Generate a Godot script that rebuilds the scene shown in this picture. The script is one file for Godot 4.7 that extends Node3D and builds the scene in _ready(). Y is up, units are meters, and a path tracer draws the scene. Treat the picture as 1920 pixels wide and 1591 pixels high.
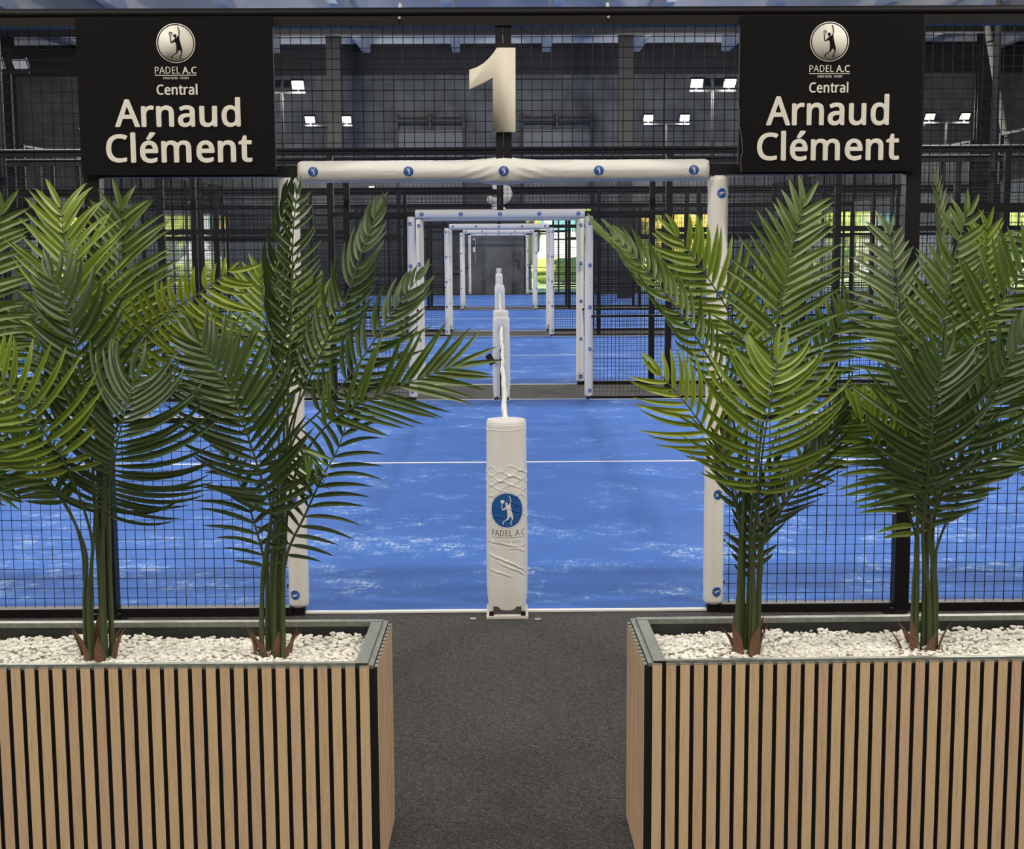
extends Node3D
# Indoor padel hall: four blue courts in a row seen along the net line, slatted planters with palms in front.

const W := 1920.0
const H := 1591.0
const FOCAL := 2680.9
const CAM := Vector3(-0.0325, 1.8582, 7.0987)
const PITCH := 0.1255
const YAW := 0.00938
const ROLL := 0.00545
const PERIOD := 11.848          # one court (10 m) and the aisle behind it
const FAR_Z := -46.6            # inner face of the far wall
const CEIL := 9.42

var cam_basis: Basis
var M := {}
var box_cache := {}
var leaf_cache := {}
var used := {}
var rng := RandomNumberGenerator.new()
var logo_cache := {}
var fold_noise := FastNoiseLite.new()

# ---------------------------------------------------------------- helpers
func ray(u: float, v: float) -> Vector3:
	return cam_basis * Vector3((u - W / 2) / FOCAL, -(v - H / 2) / FOCAL, -1.0)

func at_z(u: float, v: float, z: float) -> Vector3:
	var d := ray(u, v)
	return CAM + d * ((z - CAM.z) / d.z)

func at_y(u: float, v: float, y: float) -> Vector3:
	var d := ray(u, v)
	return CAM + d * ((y - CAM.y) / d.y)

func numbered(called: String) -> String:
	if not used.has(called):
		used[called] = 0
		return called
	used[called] += 1
	return "%s_%03d" % [called, used[called]]

func thing(called: String, label: String, category: String, at := Vector3.ZERO, group := "") -> Node3D:
	var o := Node3D.new()
	o.name = numbered(called)
	add_child(o)
	o.position = at
	tag(o, label, category, group)
	return o

func tag(o: Node, label: String, category: String, group := "") -> void:
	o.set_meta("label", label)
	o.set_meta("category", category)
	if group != "":
		o.set_meta("group", group)

func put(parent: Node, called: String, mesh: Mesh, mat: Material, xf := Transform3D.IDENTITY) -> MeshInstance3D:
	var o := MeshInstance3D.new()
	o.mesh = mesh
	if mat:
		o.material_override = mat
	if parent == self:
		o.name = numbered(called)
		add_child(o)
	else:
		o.name = called
		parent.add_child(o, true)
	o.transform = xf
	return o

func box_mesh(size: Vector3) -> BoxMesh:
	var k := "%.4f %.4f %.4f" % [size.x, size.y, size.z]
	if not box_cache.has(k):
		var b := BoxMesh.new()
		b.size = size
		box_cache[k] = b
	return box_cache[k]

func box(parent: Node, called: String, lo: Vector3, hi: Vector3, mat: Material) -> MeshInstance3D:
	return put(parent, called, box_mesh((hi - lo).abs()), mat, Transform3D(Basis(), (lo + hi) / 2))

func structure(o: Node) -> Node:
	o.set_meta("kind", "structure")
	return o

func cyl_mesh(r0: float, r1: float, h: float, seg := 16) -> CylinderMesh:
	var c := CylinderMesh.new()
	c.top_radius = r1
	c.bottom_radius = r0
	c.height = h
	c.radial_segments = seg
	c.rings = 1
	return c

func rod(parent: Node, called: String, a: Vector3, b: Vector3, r: float, mat: Material, seg := 12) -> MeshInstance3D:
	var y := (b - a).normalized()
	var x := y.cross(Vector3(0.13, 0.2, 0.97)).normalized()
	if absf(y.dot(Vector3(0.13, 0.2, 0.97))) > 0.95:
		x = y.cross(Vector3.RIGHT).normalized()
	return put(parent, called, cyl_mesh(r, r, a.distance_to(b), seg), mat, Transform3D(Basis(x, y, x.cross(y)), (a + b) / 2))

func st_begin() -> SurfaceTool:
	var st := SurfaceTool.new()
	st.begin(Mesh.PRIMITIVE_TRIANGLES)
	return st

func quad(st: SurfaceTool, a: Vector3, b: Vector3, c: Vector3, d: Vector3) -> void:
	for p in [a, b, c, a, c, d]:
		st.add_vertex(p)

func st_box(st: SurfaceTool, lo: Vector3, hi: Vector3) -> void:
	var p := []
	for i in 8:
		p.append(Vector3(hi.x if i & 1 else lo.x, hi.y if i & 2 else lo.y, hi.z if i & 4 else lo.z))
	for f in [[0, 2, 3, 1], [4, 5, 7, 6], [0, 4, 6, 2], [1, 3, 7, 5], [2, 6, 7, 3], [0, 1, 5, 4]]:
		quad(st, p[f[0]], p[f[1]], p[f[2]], p[f[3]])

func st_end(st: SurfaceTool, smooth := false) -> ArrayMesh:
	if smooth:
		st.index()
	st.generate_normals()
	return st.commit()

# a tube swept along points with a radius for each point
func tube_mesh(pts: Array, radii: Array, seg := 7) -> ArrayMesh:
	var st := st_begin()
	st.set_smooth_group(0)
	var n := pts.size()
	var side := Vector3(0.2, 0.1, 1.0)
	for i in n:
		var t: Vector3 = (pts[mini(i + 1, n - 1)] - pts[maxi(i - 1, 0)]).normalized()
		var x := t.cross(side).normalized()
		var y := x.cross(t).normalized()
		side = y
		for k in seg:
			var a := TAU * k / seg
			var r: Vector3 = x * cos(a) + y * sin(a)
			st.set_normal(r)
			st.add_vertex(pts[i] + r * radii[i])
	for i in n - 1:
		for k in seg:
			var a := i * seg + k
			var b := i * seg + (k + 1) % seg
			for q in [a, b, a + seg, b, b + seg, a + seg]:
				st.add_index(q)
	return st.commit()

# extruded outline in the xy plane, from z = 0 to z = depth
func prism_mesh(poly: PackedVector2Array, depth: float) -> ArrayMesh:
	var st := st_begin()
	var tri := Geometry2D.triangulate_polygon(poly)
	for i in range(0, tri.size(), 3):
		var a := poly[tri[i]]
		var b := poly[tri[i + 1]]
		var c := poly[tri[i + 2]]
		if (b - a).cross(c - a) > 0:
			var t := b
			b = c
			c = t
		st.add_vertex(Vector3(a.x, a.y, depth)); st.add_vertex(Vector3(b.x, b.y, depth)); st.add_vertex(Vector3(c.x, c.y, depth))
		st.add_vertex(Vector3(a.x, a.y, 0)); st.add_vertex(Vector3(c.x, c.y, 0)); st.add_vertex(Vector3(b.x, b.y, 0))
	for i in poly.size():
		var a := poly[i]
		var b := poly[(i + 1) % poly.size()]
		quad(st, Vector3(a.x, a.y, 0), Vector3(b.x, b.y, 0), Vector3(b.x, b.y, depth), Vector3(a.x, a.y, depth))
	return st_end(st)

func paint(name_: String, c: Color, rough := 0.6, metal := 0.0) -> StandardMaterial3D:
	var m := StandardMaterial3D.new()
	m.resource_name = name_
	m.albedo_color = c
	m.roughness = rough
	m.metallic = metal
	M[name_] = m
	return m

func noise_tex(freq: float, seed_: int, ramp: Array, size := 512, kind := FastNoiseLite.TYPE_SIMPLEX_SMOOTH, oct := 4) -> NoiseTexture2D:
	var n := FastNoiseLite.new()
	n.noise_type = kind
	n.frequency = freq
	n.seed = seed_
	n.fractal_octaves = oct
	var t := NoiseTexture2D.new()
	t.width = size
	t.height = size
	t.seamless = true
	t.noise = n
	var g := Gradient.new()
	g.offsets = PackedFloat32Array(ramp.map(func(r): return r[0]))
	g.colors = PackedColorArray(ramp.map(func(r): return r[1]))
	t.color_ramp = g
	return t

func tri(m: StandardMaterial3D, scale_: Vector3, world := true) -> void:
	m.uv1_triplanar = true
	m.uv1_world_triplanar = world
	m.uv1_scale = scale_
	m.uv1_triplanar_sharpness = 8.0

func rgb(r: float, g: float, b: float) -> Color:
	return Color(r / 255.0, g / 255.0, b / 255.0)

# ---------------------------------------------------------------- materials
func make_materials() -> void:
	paint("black_steel", rgb(19, 16, 18), 0.5).metallic_specular = 0.35
	paint("wire_black", rgb(14, 16, 20), 0.6).metallic_specular = 0.3
	paint("sign_black", rgb(17, 14, 17), 0.7).metallic_specular = 0.25
	paint("sign_white", rgb(226, 221, 210), 0.6)
	paint("number_cream", rgb(224, 215, 198), 0.6)
	paint("racket_grey", rgb(150, 146, 140), 0.6)
	var pv := paint("pad_white", rgb(226, 223, 218), 0.42)
	pv.clearcoat_enabled = true
	pv.clearcoat = 0.15
	pv.clearcoat_roughness = 0.4
	paint("logo_blue", rgb(30, 82, 158), 0.45)
	paint("logo_text", rgb(120, 122, 128), 0.6)
	paint("steel_bolt", rgb(200, 196, 188), 0.25, 0.9)
	paint("plate_white", rgb(206, 200, 190), 0.5)
	paint("lace_black", rgb(20, 20, 22), 0.7)
	paint("line_white", rgb(236, 236, 232), 0.8)
	paint("net_black", rgb(22, 23, 26), 0.8)
	paint("tape_white", rgb(235, 232, 220), 0.7)
	paint("felt_black", rgb(17, 14, 17), 0.95)
	paint("liner_black", rgb(32, 33, 34), 0.4)
	var al := paint("rim_grey", rgb(126, 131, 122), 0.45, 0.1)
	al.albedo_texture = noise_tex(0.02, 5, [[0.3, Color(0.9, 0.9, 0.9)], [0.7, Color(1, 1, 1)]])
	tri(al, Vector3(3, 3, 3))
	for k in 3:
		var wd := paint("slat_wood_%d" % k, [rgb(216, 183, 148), rgb(211, 178, 144), rgb(219, 187, 150)][k], 0.62)
		wd.albedo_texture = noise_tex(0.02, 11 + k, [[0.05, Color(0.88, 0.87, 0.86)], [0.3, Color(0.965, 0.965, 0.96)], [0.7, Color(1, 1, 1)], [0.95, Color(0.96, 0.955, 0.95)]])
		tri(wd, Vector3(9.0, 0.55, 9.0))
	paint("slat_edge", rgb(126, 122, 112), 0.7)
	var cp := paint("carpet", rgb(80, 78, 77), 0.95)
	cp.albedo_texture = noise_tex(0.24, 3, [[0.2, Color(0.34, 0.34, 0.34)], [0.5, Color(0.66, 0.65, 0.64)], [0.8, Color(1, 1, 1)]], 512, FastNoiseLite.TYPE_VALUE, 2)
	tri(cp, Vector3(1.65, 1.65, 1.65))
	var wl := paint("wall_grey", rgb(102, 104, 106), 0.8)
	wl.albedo_texture = noise_tex(0.008, 21, [[0.2, Color(0.82, 0.82, 0.83)], [0.8, Color(1, 1, 1)]])
	tri(wl, Vector3(0.22, 0.22, 0.22))
	paint("wall_dark", rgb(46, 44, 46), 0.8)
	paint("wall_light", rgb(196, 196, 192), 0.8)
	paint("beam_white", rgb(222, 224, 226), 0.6)
	paint("deck_grey", rgb(206, 209, 212), 0.7)
	paint("column_dark", rgb(40, 37, 38), 0.6)
	paint("door_grey", rgb(112, 114, 118), 0.6)
	paint("drum_grey", rgb(62, 62, 64), 0.5)
	paint("frame_dark", rgb(38, 38, 40), 0.5)
	paint("pipe_cream", rgb(206, 200, 184), 0.5)
	paint("pole_grey", rgb(26, 26, 28), 0.55)
	paint("safety_red", rgb(176, 34, 40), 0.4)
	paint("box_grey", rgb(70, 68, 70), 0.5)
	paint("box_white", rgb(230, 230, 228), 0.5)
	var gl := paint("glass", Color(0.9, 0.95, 0.95, 0.07), 0.02)
	gl.transparency = BaseMaterial3D.TRANSPARENCY_ALPHA
	var lens := paint("lamp_lens_glow", Color(1, 1, 0.96), 0.4)
	lens.emission_enabled = true
	lens.emission = Color(1.0, 0.97, 0.86)
	lens.emission_energy_multiplier = 9.0
	# foliage
	for t in [["leaf_light", rgb(120, 143, 46)], ["leaf_mid", rgb(88, 111, 46)], ["leaf_dark", rgb(62, 82, 40)], ["leaf_pale", rgb(120, 136, 98)], ["leaf_fresh", rgb(138, 156, 44)]]:  # tones vary by dye; the darkest has frond shade put into its colour
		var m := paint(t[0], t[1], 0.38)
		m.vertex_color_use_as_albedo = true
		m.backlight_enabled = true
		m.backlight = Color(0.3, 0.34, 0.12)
	paint("stem_green", rgb(70, 80, 46), 0.5)
	paint("rachis_green", rgb(112, 126, 76), 0.5)
	var hk := paint("husk_brown", rgb(142, 100, 80), 0.75)
	hk.albedo_texture = noise_tex(0.03, 31, [[0.2, Color(0.6, 0.58, 0.56)], [0.8, Color(1, 1, 1)]])
	tri(hk, Vector3(30, 4, 30))
	for k in 3:
		paint("pebble_%d" % k, [rgb(238, 234, 224), rgb(226, 222, 212), rgb(244, 241, 234)][k], 0.75)
	# outside
	var gr := paint("lawn_green", rgb(176, 196, 128), 0.9)
	gr.albedo_texture = noise_tex(0.03, 41, [[0.2, Color(0.7, 0.75, 0.6)], [0.8, Color(1, 1, 1)]])
	tri(gr, Vector3(0.3, 0.3, 0.3))
	paint("tree_green", rgb(168, 190, 84), 0.85)
	paint("tree_yellow", rgb(226, 204, 96), 0.85)
	paint("bark", rgb(92, 76, 60), 0.9)
	paint("paving", rgb(214, 206, 192), 0.9)
	paint("facade_pale", rgb(224, 218, 222), 0.8)
	paint("facade_glass", rgb(120, 190, 205), 0.15)
	make_turf()

# worn blue artificial grass: fibre grain and drifts of pale sand, 10 m by 10 m
func make_turf() -> void:
	var n := 1400
	var imgs := []
	# [frequency, seed, octaves, width share, height share]: threads along, threads across, broad drifts, small patches
	for q in [[0.3, 71, 2, 0.22, 1.0], [0.3, 74, 2, 1.0, 0.22], [0.010, 72, 4, 0.8, 1.0], [0.045, 73, 4, 0.8, 1.0]]:
		var f := FastNoiseLite.new()
		f.noise_type = FastNoiseLite.TYPE_SIMPLEX_SMOOTH
		f.frequency = q[0]
		f.seed = q[1]
		f.fractal_octaves = q[2]
		var im := f.get_seamless_image(int(n * q[3]), int(n * q[4]))
		im.resize(n, n, Image.INTERPOLATE_BILINEAR)
		im.convert(Image.FORMAT_L8)
		imgs.append(im.get_data())
	var along: PackedByteArray = imgs[0]
	var across: PackedByteArray = imgs[1]
	var coarse: PackedByteArray = imgs[2]
	var middle: PackedByteArray = imgs[3]
	var out := PackedByteArray()
	out.resize(n * n * 3)
	for y in n:
		# worn sand lies where players turn, by the gate (v = 0 at the gate) and less at the far end
		var v := float(y) / n
		var bias := 0.125 * exp(-pow((v - 0.15) / 0.13, 2.0)) + 0.03 * exp(-pow((v - 0.75) / 0.2, 2.0)) - 0.12 * exp(-pow(v / 0.02, 2.0))
		for x in n:
			var i := y * n + x
			var a: float = maxf(along[i], across[i]) / 255.0
			var c: float = coarse[i] / 255.0
			var m: float = middle[i] / 255.0
			var s: float = clampf((c * 0.6 + m * 0.4 + bias - 0.585) * 4.0, 0.0, 1.0)
			s = s * clampf((a - 0.55) * 4.5 + (m - 0.5) * 1.5, 0.06, 1.0) * 0.78
			var g: float = 0.88 + 0.16 * (a - 0.5) + 0.1 * (c - 0.5)
			out[i * 3] = int(clampf(lerpf(60.0 * g, 206.0, s), 0, 255))
			out[i * 3 + 1] = int(clampf(lerpf(120.0 * g, 212.0, s), 0, 255))
			out[i * 3 + 2] = int(clampf(lerpf(214.0 * g, 230.0, s), 0, 255))
	var img := Image.create_from_data(n, n, false, Image.FORMAT_RGB8, out)
	var t := paint("turf_blue", Color.WHITE, 0.85)
	t.albedo_texture = ImageTexture.create_from_image(img)

# ---------------------------------------------------------------- lettering and the emblem
func text_mesh(s: String, bold: bool) -> TextMesh:
	var t := TextMesh.new()
	var f := SystemFont.new()
	f.font_names = PackedStringArray(["Droid Sans"])
	f.font_weight = 400
	t.font = f
	t.text = s
	t.font_size = 64
	t.pixel_size = 0.01
	t.depth = 0.04
	t.curve_step = 1.0
	return t

# medium weight: the regular letters set several times, each a hair to the side
func heavy(t: TextMesh, e: float) -> ArrayMesh:
	var st := SurfaceTool.new()
	for k in 8:
		var a := TAU * k / 8
		st.append_from(t, 0, Transform3D(Basis(), Vector3(cos(a) * e, sin(a) * e, 0.008 * k)))
	return st.commit()

# lettering that fills the pixel box x0..x1, y0..y1 on the plane z
func letter(parent: Node3D, called: String, s: String, bold: bool, u0: float, v0: float, u1: float, v1: float, z: float, mat: Material) -> void:
	var t: Mesh = text_mesh(s, false)
	if bold:
		t = heavy(t, 0.0135)
	var bb := t.get_aabb()
	var a := at_z(u0, v1, z)
	var b := at_z(u1, v0, z)
	var k := Vector3((b.x - a.x) / bb.size.x, (b.y - a.y) / bb.size.y, 0.05)
	var centre := (a + b) / 2
	put(parent, called, t, mat, Transform3D(Basis.from_scale(k), centre - bb.get_center() * k - parent.position))

func player_polys() -> Array:
	var raw := [760, 165, 785, 160, 805, 200, 825, 290, 825, 350, 810, 420, 815, 470, 825, 540, 850, 640, 880, 740, 885, 810, 875, 880, 840, 945, 825, 975, 850, 1030, 835, 1030, 795, 985, 805, 955, 835, 900, 850, 850, 830, 805, 805, 775, 775, 810, 740, 870, 690, 895, 640, 925, 615, 950, 610, 1015, 595, 1020, 578, 965, 590, 935, 625, 910, 670, 875, 710, 850, 720, 780, 722, 690, 715, 610, 685, 560, 640, 575, 590, 597, 570, 590, 555, 520, 550, 400, 572, 400, 575, 490, 585, 565, 630, 535, 660, 500, 690, 475, 690, 450, 730, 450, 745, 440, 775, 410, 800, 380, 803, 320, 800, 270, 785, 215, 768, 190]
	var body := PackedVector2Array()
	for i in range(0, raw.size(), 2):
		body.append(Vector2((raw[i] - 710.0) / 480.0, (600.0 - raw[i + 1]) / 480.0))
	return [body, oval(-0.031, 0.406, 0.085, 0.1, 14), oval(-0.275, 0.531, 0.12, 0.115, 16)]

func oval(cx: float, cy: float, rx: float, ry: float, n: int) -> PackedVector2Array:
	var p := PackedVector2Array()
	for i in n:
		p.append(Vector2(cx + rx * cos(TAU * i / n), cy + ry * sin(TAU * i / n)))
	return p

func ring_mesh(r0: float, r1: float, n := 48) -> ArrayMesh:
	var st := st_begin()
	for i in n:
		var a := TAU * i / n
		var b := TAU * (i + 1) / n
		quad(st, Vector3(cos(a) * r0, sin(a) * r0, 0), Vector3(cos(b) * r0, sin(b) * r0, 0), Vector3(cos(b) * r1, sin(b) * r1, 0), Vector3(cos(a) * r1, sin(a) * r1, 0))
		quad(st, Vector3(cos(a) * r1, sin(a) * r1, 0), Vector3(cos(b) * r1, sin(b) * r1, 0), Vector3(cos(b) * r1, sin(b) * r1, -0.002), Vector3(cos(a) * r1, sin(a) * r1, -0.002))
	return st_end(st)

# small printed emblem that lies on a round pad: axis along y ("up") or along x
func pad_logo(radius: float, along_x: bool) -> Array:
	var key := "%.3f %s" % [radius, along_x]
	if logo_cache.has(key):
		return logo_cache[key]
	var R := radius + 0.0015
	var wrap := func(p: Vector2, lift: float) -> Vector3:
		if along_x:
			return Vector3(p.x, (R + lift) * sin(p.y / R), (R + lift) * cos(p.y / R))
		var q := Vector2(-p.y, p.x)   # turned a quarter on the upright pads
		return Vector3((R + lift) * sin(q.x / R), q.y, (R + lift) * cos(q.x / R))
	var r := 0.0245
	var st := st_begin()
	for k in 4:
		for i in 24:
			var a := TAU * i / 24
			var b := TAU * (i + 1) / 24
			var r0 := r * k / 4.0
			var r1 := r * (k + 1) / 4.0
			quad(st, wrap.call(Vector2(cos(a), sin(a)) * r0, 0.0), wrap.call(Vector2(cos(b), sin(b)) * r0, 0.0), wrap.call(Vector2(cos(b), sin(b)) * r1, 0.0), wrap.call(Vector2(cos(a), sin(a)) * r1, 0.0))
	var disc := st_end(st)
	st = st_begin()
	for poly: PackedVector2Array in player_polys():
		var t := Geometry2D.triangulate_polygon(poly)
		for i in t:
			st.add_vertex(wrap.call(poly[i] * r * 0.93, 0.0012))
	var man := st_end(st)
	st = st_begin()
	for row in [[-0.031, 0.0048, "PADEL A.C"], [-0.0385, 0.002, "PARIS NORD"]]:
		var tm := text_mesh(row[2], false)
		var bb := tm.get_aabb()
		var arr := tm.surface_get_arrays(0)
		var vs: PackedVector3Array = arr[Mesh.ARRAY_VERTEX]
		var ns: PackedVector3Array = arr[Mesh.ARRAY_NORMAL]
		var ix: PackedInt32Array = arr[Mesh.ARRAY_INDEX]
		for i in ix:
			if ns[i].z < 0.5:
				continue
			var p := vs[i] - bb.get_center()
			st.add_vertex(wrap.call(Vector2(p.x / bb.size.x * 0.05, row[0] + p.y / bb.size.y * row[1]), 0.0008))
	var words := st_end(st)
	logo_cache[key] = [disc, man, words]
	return logo_cache[key]

func add_logo(parent: Node3D, radius: float, along_x: bool, xf: Transform3D, with_text: bool) -> void:
	var l := pad_logo(radius, along_x)
	var o := put(parent, "emblem", l[0], M.logo_blue, xf)
	put(o, "player_figure", l[1], M.pad_white)
	if with_text:
		put(o, "lettering", l[2], M.logo_text)

# ---------------------------------------------------------------- pads and nets
# foam pad along y from 0 to length; crumple 0..1, bulge = extra radius in the middle
func pad_mesh(R: float, length: float, seed_: int, seg: int, rows: int, crumple: float, bulge := 0.0) -> ArrayMesh:
	var f := FastNoiseLite.new()
	f.seed = seed_
	f.frequency = 3.0
	var st := st_begin()
	st.set_smooth_group(0)
	var ys := [0.0, 0.004, 0.012]
	for i in rows + 1:
		ys.append(0.02 + (length - 0.04) * i / rows)
	ys.append_array([length - 0.012, length - 0.004, length])
	for j in ys.size():
		var y: float = ys[j]
		var edge: float = minf(y, length - y)
		var rr := R - 0.012 * pow(1.0 - clampf(edge / 0.02, 0, 1), 2.0)
		var mid := exp(-pow((y - length / 2) / 0.09, 2.0)) * bulge
		for k in seg + 1:
			var a := TAU * k / seg
			var d := Vector3(sin(a), 0, cos(a))
			var c := f.get_noise_3d(d.x * 0.35, y * 1.2, d.z * 0.35) * 0.004 * crumple
			if bulge > 0.0:
				# folds that run out from the wrapped centre post
				var off: float = absf(y - length / 2)
				c += 0.0022 * sin(a * 9.0 + off * 60.0) * exp(-pow((off - 0.12) / 0.08, 2.0))
			var fold := f.get_noise_3d(d.x * 0.5 + 40.0, y * 3.0 + d.x, d.z * 0.5)
			c -= 0.005 * crumple * pow(clampf(1.0 - absf(fold) * 7.0, 0, 1), 2.0) * clampf((f.get_noise_2d(y * 2.0, 77.0) + 0.0) * 3.0, 0, 1)
			# the cover is laced shut at the back, where it stands off a little
			c += 0.010 * pow(maxf(0.0, -d.z), 6.0) * (0.6 + 0.4 * sin(y * 33.0))
			st.add_vertex(d * (rr + c + mid * (0.6 + 0.4 * d.x * d.x)) + Vector3(0, y, 0))
	var w := seg + 1
	for j in ys.size() - 1:
		for k in seg:
			var a := j * w + k
			for q in [a, a + w, a + 1, a + 1, a + w, a + w + 1]:
				st.add_index(q)
	for e in [0, ys.size() - 1]:
		for k in range(1, seg - 1):
			if e == 0:
				for q in [0, k, k + 1]:
					st.add_index(q)
			else:
				for q in [e * w, e * w + k + 1, e * w + k]:
					st.add_index(q)
	st.generate_normals()
	return st.commit()

# near = 0 is the fence towards the viewer of each court, 1 the fence on its other side
func gate_pads(z: float, court: int, near: int, post_mesh: Array, beam: ArrayMesh) -> void:
	var where: String = ["entrance gate", "far gate"][near]
	var nth: String = ["first", "second", "third", "fourth"][court]
	for s in [-1, 1]:
		var side: String = "left" if s < 0 else "right"
		var t := thing("post_pad", "white foam pad on the %s post of the %s of the %s court" % [side, where, nth], "pad", Vector3(1.052 * s, 0.04, z), "upright gate post pads")
		put(t, "cover", post_mesh[0 if s < 0 else 1], M.pad_white)
		var face := 1.0 if near == 0 else 1.0
		for k in 5:
			var turn := Basis(Vector3.UP, 0.25 * s)
			if s < 0:
				turn = turn * Basis(Vector3.BACK, PI)
			add_logo(t, 0.05, false, Transform3D(turn, Vector3(0, 0.07 + 0.497 * k, 0)), court == 0)
		for k in 10:
			box(t, "lace_tie", Vector3(s * 0.046, 0.1 + 0.215 * k, -0.03), Vector3(s * 0.060, 0.112 + 0.215 * k, -0.012), M.lace_black)
	var b := thing("lintel_pad", "white foam pad along the lintel over the %s of the %s court" % [where, nth], "pad", Vector3(0, 2.213, z), "lintel pads over the gates")
	put(b, "cover", beam, M.pad_white, Transform3D(Basis(Vector3.BACK, PI / 2) * Basis(Vector3.UP, 0.0), Vector3(1.003, 0, 0)))
	for k in 5:
		add_logo(b, 0.053 if k != 2 or near == 1 else 0.067, true, Transform3D(Basis(Vector3.RIGHT, 0.04), Vector3(-0.925 + 0.4625 * k, 0, 0)), court == 0)
	for k in 11:
		box(b, "lace_tie", Vector3(-0.95 + 0.19 * k, 0.043, -0.035), Vector3(-0.938 + 0.19 * k, 0.058, -0.02), M.lace_black)

func wrinkle(s: float, y: float) -> float:
	var h := 0.0
	var vary := 0.55 + 0.9 * fold_noise.get_noise_2d(s * 9.0, y * 7.0)
	y += 0.006 * fold_noise.get_noise_2d(s * 22.0 + 5.0, y * 16.0)
	# crossing folds above the emblem
	for r in [[0.752, 0.013, 58.0, 0.3, 0.0030], [0.728, 0.012, 60.0, 3.4, 0.0034], [0.706, 0.012, 55.0, 0.2, 0.0034], [0.682, 0.011, 57.0, 3.2, 0.0032], [0.660, 0.010, 60.0, 0.5, 0.0026], [0.628, 0.016, 48.0, 2.6, 0.0024], [0.6, 0.018, 40.0, 5.0, 0.002], [0.575, 0.014, 52.0, 0.9, 0.0022], [0.545, 0.016, 44.0, 2.0, 0.002], [0.505, 0.012, 50.0, 4.0, 0.0022]]:
		var d: float = y - (r[0] + r[1] * sin(s * r[2] + r[3]) + 0.05 * s)
		h += r[4] * clampf(vary + 0.35, 0.15, 1.3) * (exp(-pow(d / 0.0042, 2.0)) - 0.55 * exp(-pow((d + 0.0062) / 0.0042, 2.0)))
	# long diagonal folds below it
	for r in [[0.372, -0.22, -0.12, 0.07, 0.0036], [0.352, -0.05, -0.01, 0.12, 0.0030], [0.348, 0.28, 0.05, 0.13, 0.0026], [0.285, -0.42, -0.12, 0.12, 0.0036], [0.262, -0.40, -0.06, 0.12, 0.0030], [0.215, -0.36, -0.12, 0.03, 0.0034]]:
		var d: float = y - (r[0] + r[1] * s - 1.2 * s * s)
		var m := smoothstep(r[2], r[2] + 0.04, s) * (1.0 - smoothstep(r[3] - 0.04, r[3], s))
		h += r[4] * m * (exp(-pow(d / 0.005, 2.0)) - 0.55 * exp(-pow((d + 0.008) / 0.005, 2.0)))
	return 1.15 * h * (1.0 - smoothstep(0.13, 0.2, absf(s)))

func net_post_mesh(R: float, length: float, fine: bool) -> ArrayMesh:
	var st := st_begin()
	st.set_smooth_group(0)
	var seg := 110 if fine else 28
	var rows := 190 if fine else 8
	var ys := [0.0, 0.006, 0.014]
	for i in rows + 1:
		ys.append(0.02 + (length - 0.04) * i / rows)
	ys.append_array([length - 0.010, length - 0.004, length])
	for y: float in ys:
		var edge: float = minf(y * 1.6, length - y)
		var rr := R - 0.008 * pow(1.0 - clampf(edge / 0.02, 0, 1), 2.0) + 0.002 * sin(y * 5.0)
		if y < 0.12:
			rr -= 0.010 * pow(1.0 - y / 0.12, 2.0)
		for k in seg + 1:
			var a := TAU * k / seg - PI
			var s := a * R
			var c := wrinkle(s, y + 0.03) if fine else 0.0
			st.set_uv(Vector2(float(k) / seg, 1.0 - y / length))
			st.add_vertex(Vector3(sin(a), 0, cos(a)) * (rr + c) + Vector3(0, y, 0))
	var w := seg + 1
	for j in ys.size() - 1:
		for k in seg:
			var a := j * w + k
			for q in [a, a + w, a + 1, a + 1, a + w, a + w + 1]:
				st.add_index(q)
	st.generate_normals()
	return st.commit()

func raster(img: Image, a: Vector2, b: Vector2, c: Vector2, col: Color) -> void:
	var lo := a.min(b).min(c).floor()
	var hi := a.max(b).max(c).ceil()
	var area := (b - a).cross(c - a)
	if absf(area) < 1e-6:
		return
	for y in range(maxi(int(lo.y), 0), mini(int(hi.y) + 1, img.get_height())):
		for x in range(maxi(int(lo.x), 0), mini(int(hi.x) + 1, img.get_width())):
			var p := Vector2(x + 0.5, y + 0.5)
			var w0 := (b - a).cross(p - a) / area
			var w1 := (c - b).cross(p - b) / area
			var w2 := (a - c).cross(p - c) / area
			if w0 >= -0.001 and w1 >= -0.001 and w2 >= -0.001:
				img.set_pixel(x, y, col)

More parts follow.
